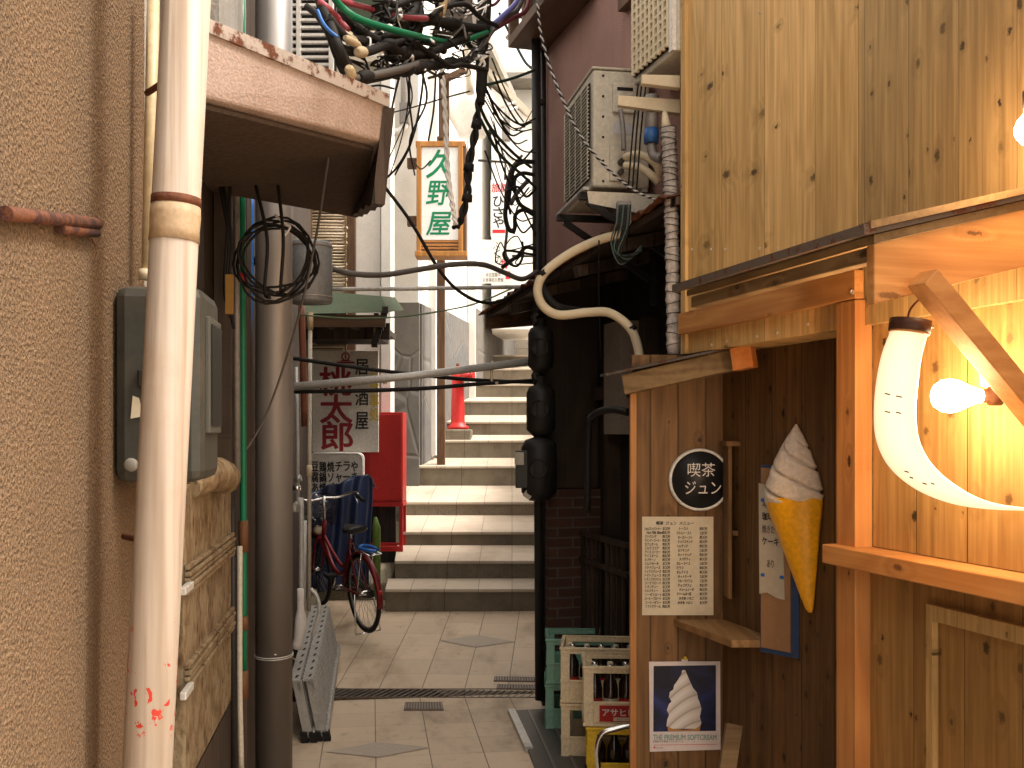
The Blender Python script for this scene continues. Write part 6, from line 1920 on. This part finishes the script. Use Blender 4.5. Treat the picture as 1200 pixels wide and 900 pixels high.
for i, pts in enumerate(([(402, 56, 3.4), (420, 62, 3.5), (448, 54, 3.8), (474, 46, 4.0), (490, 30, 4.2), (494, -10, 4.3)],
                         [(410, 60, 3.45), (432, 60, 3.6), (455, 53, 3.8), (470, 62, 3.95), (500, 62, 4.2), (532, 50, 4.5), (565, 40, 4.9)],
                         [(440, 12, 3.8), (462, 19, 4.0), (490, 22, 4.2), (520, 26, 4.4), (548, 32, 4.7), (568, 34, 5.0)],
                         [(468, -10, 4.1), (480, 18, 4.2), (484, 40, 4.25), (478, 62, 4.2), (500, 72, 4.3)],
                         [(484, -12, 4.2), (492, 20, 4.3), (484, 56, 4.25), (476, 68, 4.1)],
                         [(510, -12, 4.4), (514, 20, 4.45), (508, 50, 4.4), (502, 66, 4.3)],
                         [(498, 22, 4.35), (520, 30, 4.5), (540, 40, 4.7), (552, 56, 4.8)],
                         [(455, 50, 3.9), (462, 38, 4.0), (476, 24, 4.1), (486, 10, 4.2), (488, -12, 4.2)],
                         [(452, 52, 3.9), (460, 62, 4.0), (480, 70, 4.1), (505, 70, 4.3)],
                         [(400, 18, 3.5), (414, 30, 3.6), (430, 42, 3.7), (446, 50, 3.85)],
                         [(384, 20, 3.35), (398, 38, 3.4), (412, 46, 3.5), (430, 48, 3.65)])):
    cab('black cable woven through the overhead tangle', pts, random.choice((0.013, 0.017, 0.021)), BLACK, 'tangle_cable', 'black cables of the overhead tangle')
for pts, r, lab in (([(404, 44, 3.36), (422, 54, 3.45)], 0.014, 'cream taped joint on the left of the tangle'),
                    ([(418, 61, 3.42), (428, 61, 3.48)], 0.020, 'cream taped joint at the middle of the tangle'),
                    ([(408, 78, 3.28), (414, 92, 3.32)], 0.017, 'ochre taped joint at the canopy corner'),
                    ([(522, -15, 4.35), (517, 20, 4.35)], 0.019, 'ochre taped joint hanging at the top of the tangle'),
                    ([(398, 36, 3.4), (418, 48, 3.5)], 0.012, 'pale taped joint beside the green cable')):
    a_, b_ = P(*pts[0]), P(*pts[1])
    solo(MB().tube([a_, a_.lerp(b_, .15), a_.lerp(b_, .5), a_.lerp(b_, .85), b_], [r * .55, r * .9, r, r * .85, r * .5], 12), 'taped_joint', lab, 'joint', TAPE_CREAM if 'cream' in lab or 'pale' in lab else BEIGE_PVC)
random.seed(5)
for i in range(6):
    x = random.uniform(400, 520); y = random.uniform(-6, 60)
    pts, z = [], 3.5 + (x - 400) / 160 * 1.1
    for j in range(5):
        pts.append((x, y, z)); x += random.uniform(14, 30); y += random.uniform(-20, 20); y = max(-14, min(84, y)); z += .14
    cab('black cable woven through the overhead tangle', pts, random.choice((0.008, 0.011, 0.015)), BLACK, 'tangle_cable', 'black cables of the overhead tangle')
tl = thing('tape_lumps', 'black taped lumps along the lowest cables of the tangle', 'joints', tuple(P(480, 80, 4.0)))
for (x, y, z, r) in ((428, 90, 3.5, .030), (446, 87, 3.7, .028), (476, 82, 3.95, .034), (492, 79, 4.1, .036), (512, 75, 4.3, .033), (528, 74, 4.5, .034), (455, 52, 3.85, .028), (476, 62, 4.0, .034), (520, 47, 4.5, .036), (538, 42, 4.65, .034), (462, 20, 4.0, .032), (498, 24, 4.3, .034), (530, 28, 4.5, .032)):
    MB().tube([P(x - 7, y + 1.5, z - .06), P(x - 3, y + .5, z - .02), P(x + 3, y - .5, z + .02), P(x + 7, y - 1.5, z + .06)], [r * .5, r * .8, r * .75, r * .5], 10).build('lump', BLACK, tl)
# fine loops that fill the tangle
random.seed(21)
lw = thing('wire_loops', 'mess of fine pale and black wire loops inside the overhead tangle', 'wires', tuple(P(510, 60, 4.4)))
for i in range(70):
    x, y = random.uniform(420, 562), random.uniform(-4, 84)
    z = 3.6 + (x - 420) / 142 * 1.2
    pts = [P(x + random.uniform(-16, 16), y + random.uniform(-13, 13), z + random.uniform(-.1, .1)) for _ in range(5)]
    MB().tube(pts, random.choice((0.0025, 0.004, 0.006)), 5, 6).build('loop', random.choice((BLACK, BLACK, BLACK, GREY_SHEATH, WHITE_SHEATH)), lw)
# hanging ropes of cable
def twisted(label, path, r, turns, strands, mat, z_off=0.0, name='cable_rope'):
    t = thing(name, label, 'cable', tuple(P(*path[-1])))
    cp = catmull([P(*q) for q in path], 14)
    for s in range(strands):
        pts = []
        for i, q in enumerate(cp):
            a = turns * 2 * math.pi * i / (len(cp) - 1) + s * 2 * math.pi / strands
            pts.append(q + Vector((math.cos(a), math.sin(a), 0)) * r * 0.62)
        MB().tube(pts, r * .62, 8).build('strand', mat[s] if isinstance(mat, tuple) else mat, t)
    return t
ro = twisted('thick black cable rope hanging in front of the bright wall', [(565, 100, 5.0), (560, 130, 5.0), (556, 160, 5.0), (549, 195, 5.0), (548, 225, 5.0), (541, 254, 5.0), (534, 267, 5.0)], 0.0175, 4.5, 2, BLACK)
MB().tube([P(569, -25, 5.0), P(566, 40, 5.0), P(565, 80, 5.0), P(563, 122, 5.0)], [0.030, 0.036, 0.030, 0.034, 0.028, 0.022], 12, 8).build('sheath', BLACK, ro)
for px_, py_ in ((558, 146), (549, 196), (547, 232)):
    MB().tube([P(px_ + 1, py_ - 4, 5.0), P(px_, py_ + 4, 5.0)], [0.024, 0.027], 10).build('tape', BLACK, ro)
twisted('white twisted cord hanging over the hanging sign', [(513, 60, 4.9), (518, 85, 4.9), (521, 120, 4.9), (523, 165, 4.9), (525, 205, 4.9), (530, 240, 4.9), (534, 263, 4.9)], 0.0115, 9, 2, WHITE_SHEATH)
twisted('grey spiral wrapped cable slanting in front of the pink wall', [(630, 5, 5.2), (634, 40, 5.2), (645, 80, 5.15), (660, 118, 5.0), (675, 150, 4.9), (696, 180, 4.8), (720, 205, 4.7), (745, 224, 4.65), (772, 236, 4.6)], 0.0075, 30, 2, (BLACK, plain('pale_spiral', (0.42, 0.40, 0.38), 0.5)))
# long single lines
cab('black wire slanting from left eave down to the dark eave on the right', [(440, 205, 6.0), (480, 258, 6.0), (516, 318, 6.0), (545, 346, 6.0), (575, 355, 6.2), (604, 344, 6.4), (630, 320, 6.5)], 0.010, BLACK, 'wire')
cab('thick grey cable waving across below the hanging sign', [(389, 315, 5.6), (415, 321, 5.6), (450, 322, 5.7), (490, 316, 5.8), (530, 310, 5.9), (565, 310, 6.0), (590, 319, 6.2), (612, 327, 6.3), (630, 318, 6.5)], 0.016, GREY_SHEATH)
cab('thin green line sagging below the grey conduit', [(352, 369, 6.2), (410, 373, 6.2), (470, 371, 6.2), (520, 364, 6.2), (560, 355, 6.2), (600, 338, 6.3)], 0.005, plain('green_line', (0.10, 0.16, 0.09)), 'wire')
cab('straight pale conduit spanning the passage below the waving cable', [(388, 339, 6.2), (500, 338, 6.2), (626, 336, 6.5)], 0.013, GALV, 'span_pipe')
pp3 = thing('span_tube', 'stout silver tube slanting across the passage above the shop sign', 'tube', tuple(P(345, 453, 6.2)))
MB().tube([P(345, 453, 6.2), P(480, 441, 6.3), P(618, 424, 6.5)], 0.0245, 16).build('tube', GALV, pp3)
MB().tube([P(577, 423, 6.45), P(576, 446, 6.45), P(584, 449, 6.45)], 0.008, 8, 3).build('hook', CREAM_SHEATH, pp3)
MB().tube([P(451, 443, 6.28), P(451, 450, 6.28)], 0.012, 8).build('stub', CREAM_SHEATH, pp3)
cab('black line crossing just under the silver tube', [(345, 459, 6.25), (420, 458, 6.25), (500, 455, 6.3), (560, 450, 6.4), (625, 446, 6.6)], 0.0125, BLACK)
cab('black line slanting behind the silver tube', [(344, 420, 6.4), (400, 428, 6.4), (460, 436, 6.45), (540, 444, 6.5), (590, 447, 6.6), (625, 448, 6.7)], 0.0125, BLACK)
for i, pts in enumerate(([(560, 120, 5.1), (575, 150, 5.4), (600, 178, 6.0), (622, 196, 6.5)], [(563, 140, 5.1), (585, 180, 5.5), (612, 205, 6.3), (628, 220, 6.5)],
                         [(585, 15, 7.0), (600, 44, 7.0), (615, 72, 6.8), (626, 82, 6.6)], [(568, 100, 6), (600, 92, 6.2), (627, 82, 6.5)])):
    cab('dark green wire running to the black pole', pts, 0.009, plain('dark_green_wire', (0.015, 0.04, 0.03)), 'wire', 'dark green wires by the black pole')
for i, pts in enumerate(([(627, 190, 6.5), (612, 190, 6.5), (601, 200, 6.5), (596, 232, 6.5), (592, 250, 6.5), (596, 268, 6.5), (604, 272, 6.5)], [(627, 205, 6.5), (612, 203, 6.5), (603, 210, 6.5), (604, 226, 6.5), (610, 240, 6.5), (627, 250, 6.5)],
                         [(626, 252, 6.5), (614, 246, 6.5), (604, 252, 6.5), (603, 268, 6.5), (596, 270, 6.5)], [(628, 292, 6.5), (616, 290, 6.5), (607, 300, 6.5), (598, 306, 6.5), (588, 314, 6.5)],
                         [(612, 182, 6.5), (598, 200, 6.5), (592, 236, 6.5), (594, 270, 6.5), (592, 296, 6.5), (600, 310, 6.5)], [(620, 210, 6.5), (606, 226, 6.5), (598, 240, 6.5)])):
    cab('black cable end looping out from the black pole', pts, random.choice((0.009, 0.013, 0.015)), random.choice((BLACK, BLACK, GREY_SHEATH)), 'looped_cable', 'looping cable ends by the black pole')
for i, pts in enumerate(([(497, 70, 7), (494, 110, 7), (484, 160, 7), (466, 195, 7), (442, 218, 7)], [(511, 84, 7), (508, 130, 7), (502, 165, 7)], [(452, 134, 9.5), (490, 124, 8), (520, 115, 7.5), (550, 107, 7)],
                         [(485, 190, 11.2), (494, 198, 11.2), (505, 188, 11.2)], [(430, 102, 9), (445, 100, 9), (462, 104, 9)])):
    cab('fine black wire in front of the white walls', pts, (0.008, 0.007, 0.006, 0.008, 0.01)[i], BLACK, 'fine_wire', 'fine wires before the white walls')
random.seed(33)
for i in range(15):
    x0, y0 = random.uniform(556, 580), random.uniform(60, 190)
    x1, y1 = random.uniform(612, 628), y0 + random.uniform(10, 90)
    sg_ = random.uniform(6, 34)
    pts = [(x0, y0, 5.6), (x0 * .7 + x1 * .3, y0 * .7 + y1 * .3 + sg_ * .8, 5.9), (x0 * .3 + x1 * .7, y0 * .3 + y1 * .7 + sg_, 6.2), (x1, y1, 6.5)]
    cab('fine black strand sagging across to the black pole', pts, random.choice((0.003, 0.0045, 0.006)), BLACK, 'fine_strand', 'fine strands sagging to the black pole')
for i in range(5):
    cx, cy = random.uniform(588, 618), random.uniform(200, 318)
    a0 = random.uniform(0, 6)
    pts = [(cx + random.uniform(7, 16) * math.cos(a0 + t), cy + random.uniform(9, 22) * math.sin(a0 + t), 6.45) for t in (0, 1, 2, 3, 4)] + [(628, cy + random.uniform(-20, 20), 6.5)]
    cab('fine black strand curling beside the black pole', pts, random.choice((0.004, 0.006, 0.008)), BLACK, 'curled_strand', 'fine strands curling by the black pole')
for i in range(5):
    x0 = random.uniform(470, 512)
    pts = [(x0, 80, 4.6), (x0 + random.uniform(-10, 6), 120, 5.5), (x0 + random.uniform(-22, 8), 165, 6.5), (x0 + random.uniform(-34, 0), 205, 7.2)]
    cab('fine black strand hanging left of the green lettered sign', pts, random.choice((0.004, 0.006)), BLACK, 'hanging_strand', 'fine strands hanging by the lantern sign')
# hidden power line at the right wall
cab('black wire dropping along the dark wall below the eave', [(702, 282, 4.9), (702, 350, 5.2), (704, 420, 5.4)], 0.004, BLACK, 'wire')
cab('pipe bent over the dark doorway behind the cedar side wall', [(736, 483, 5.2), (715, 480, 5.3), (697, 486, 5.4), (690, 505, 5.5), (688, 600, 5.6)], 0.02, BLACK_IRON, 'bent_pipe')
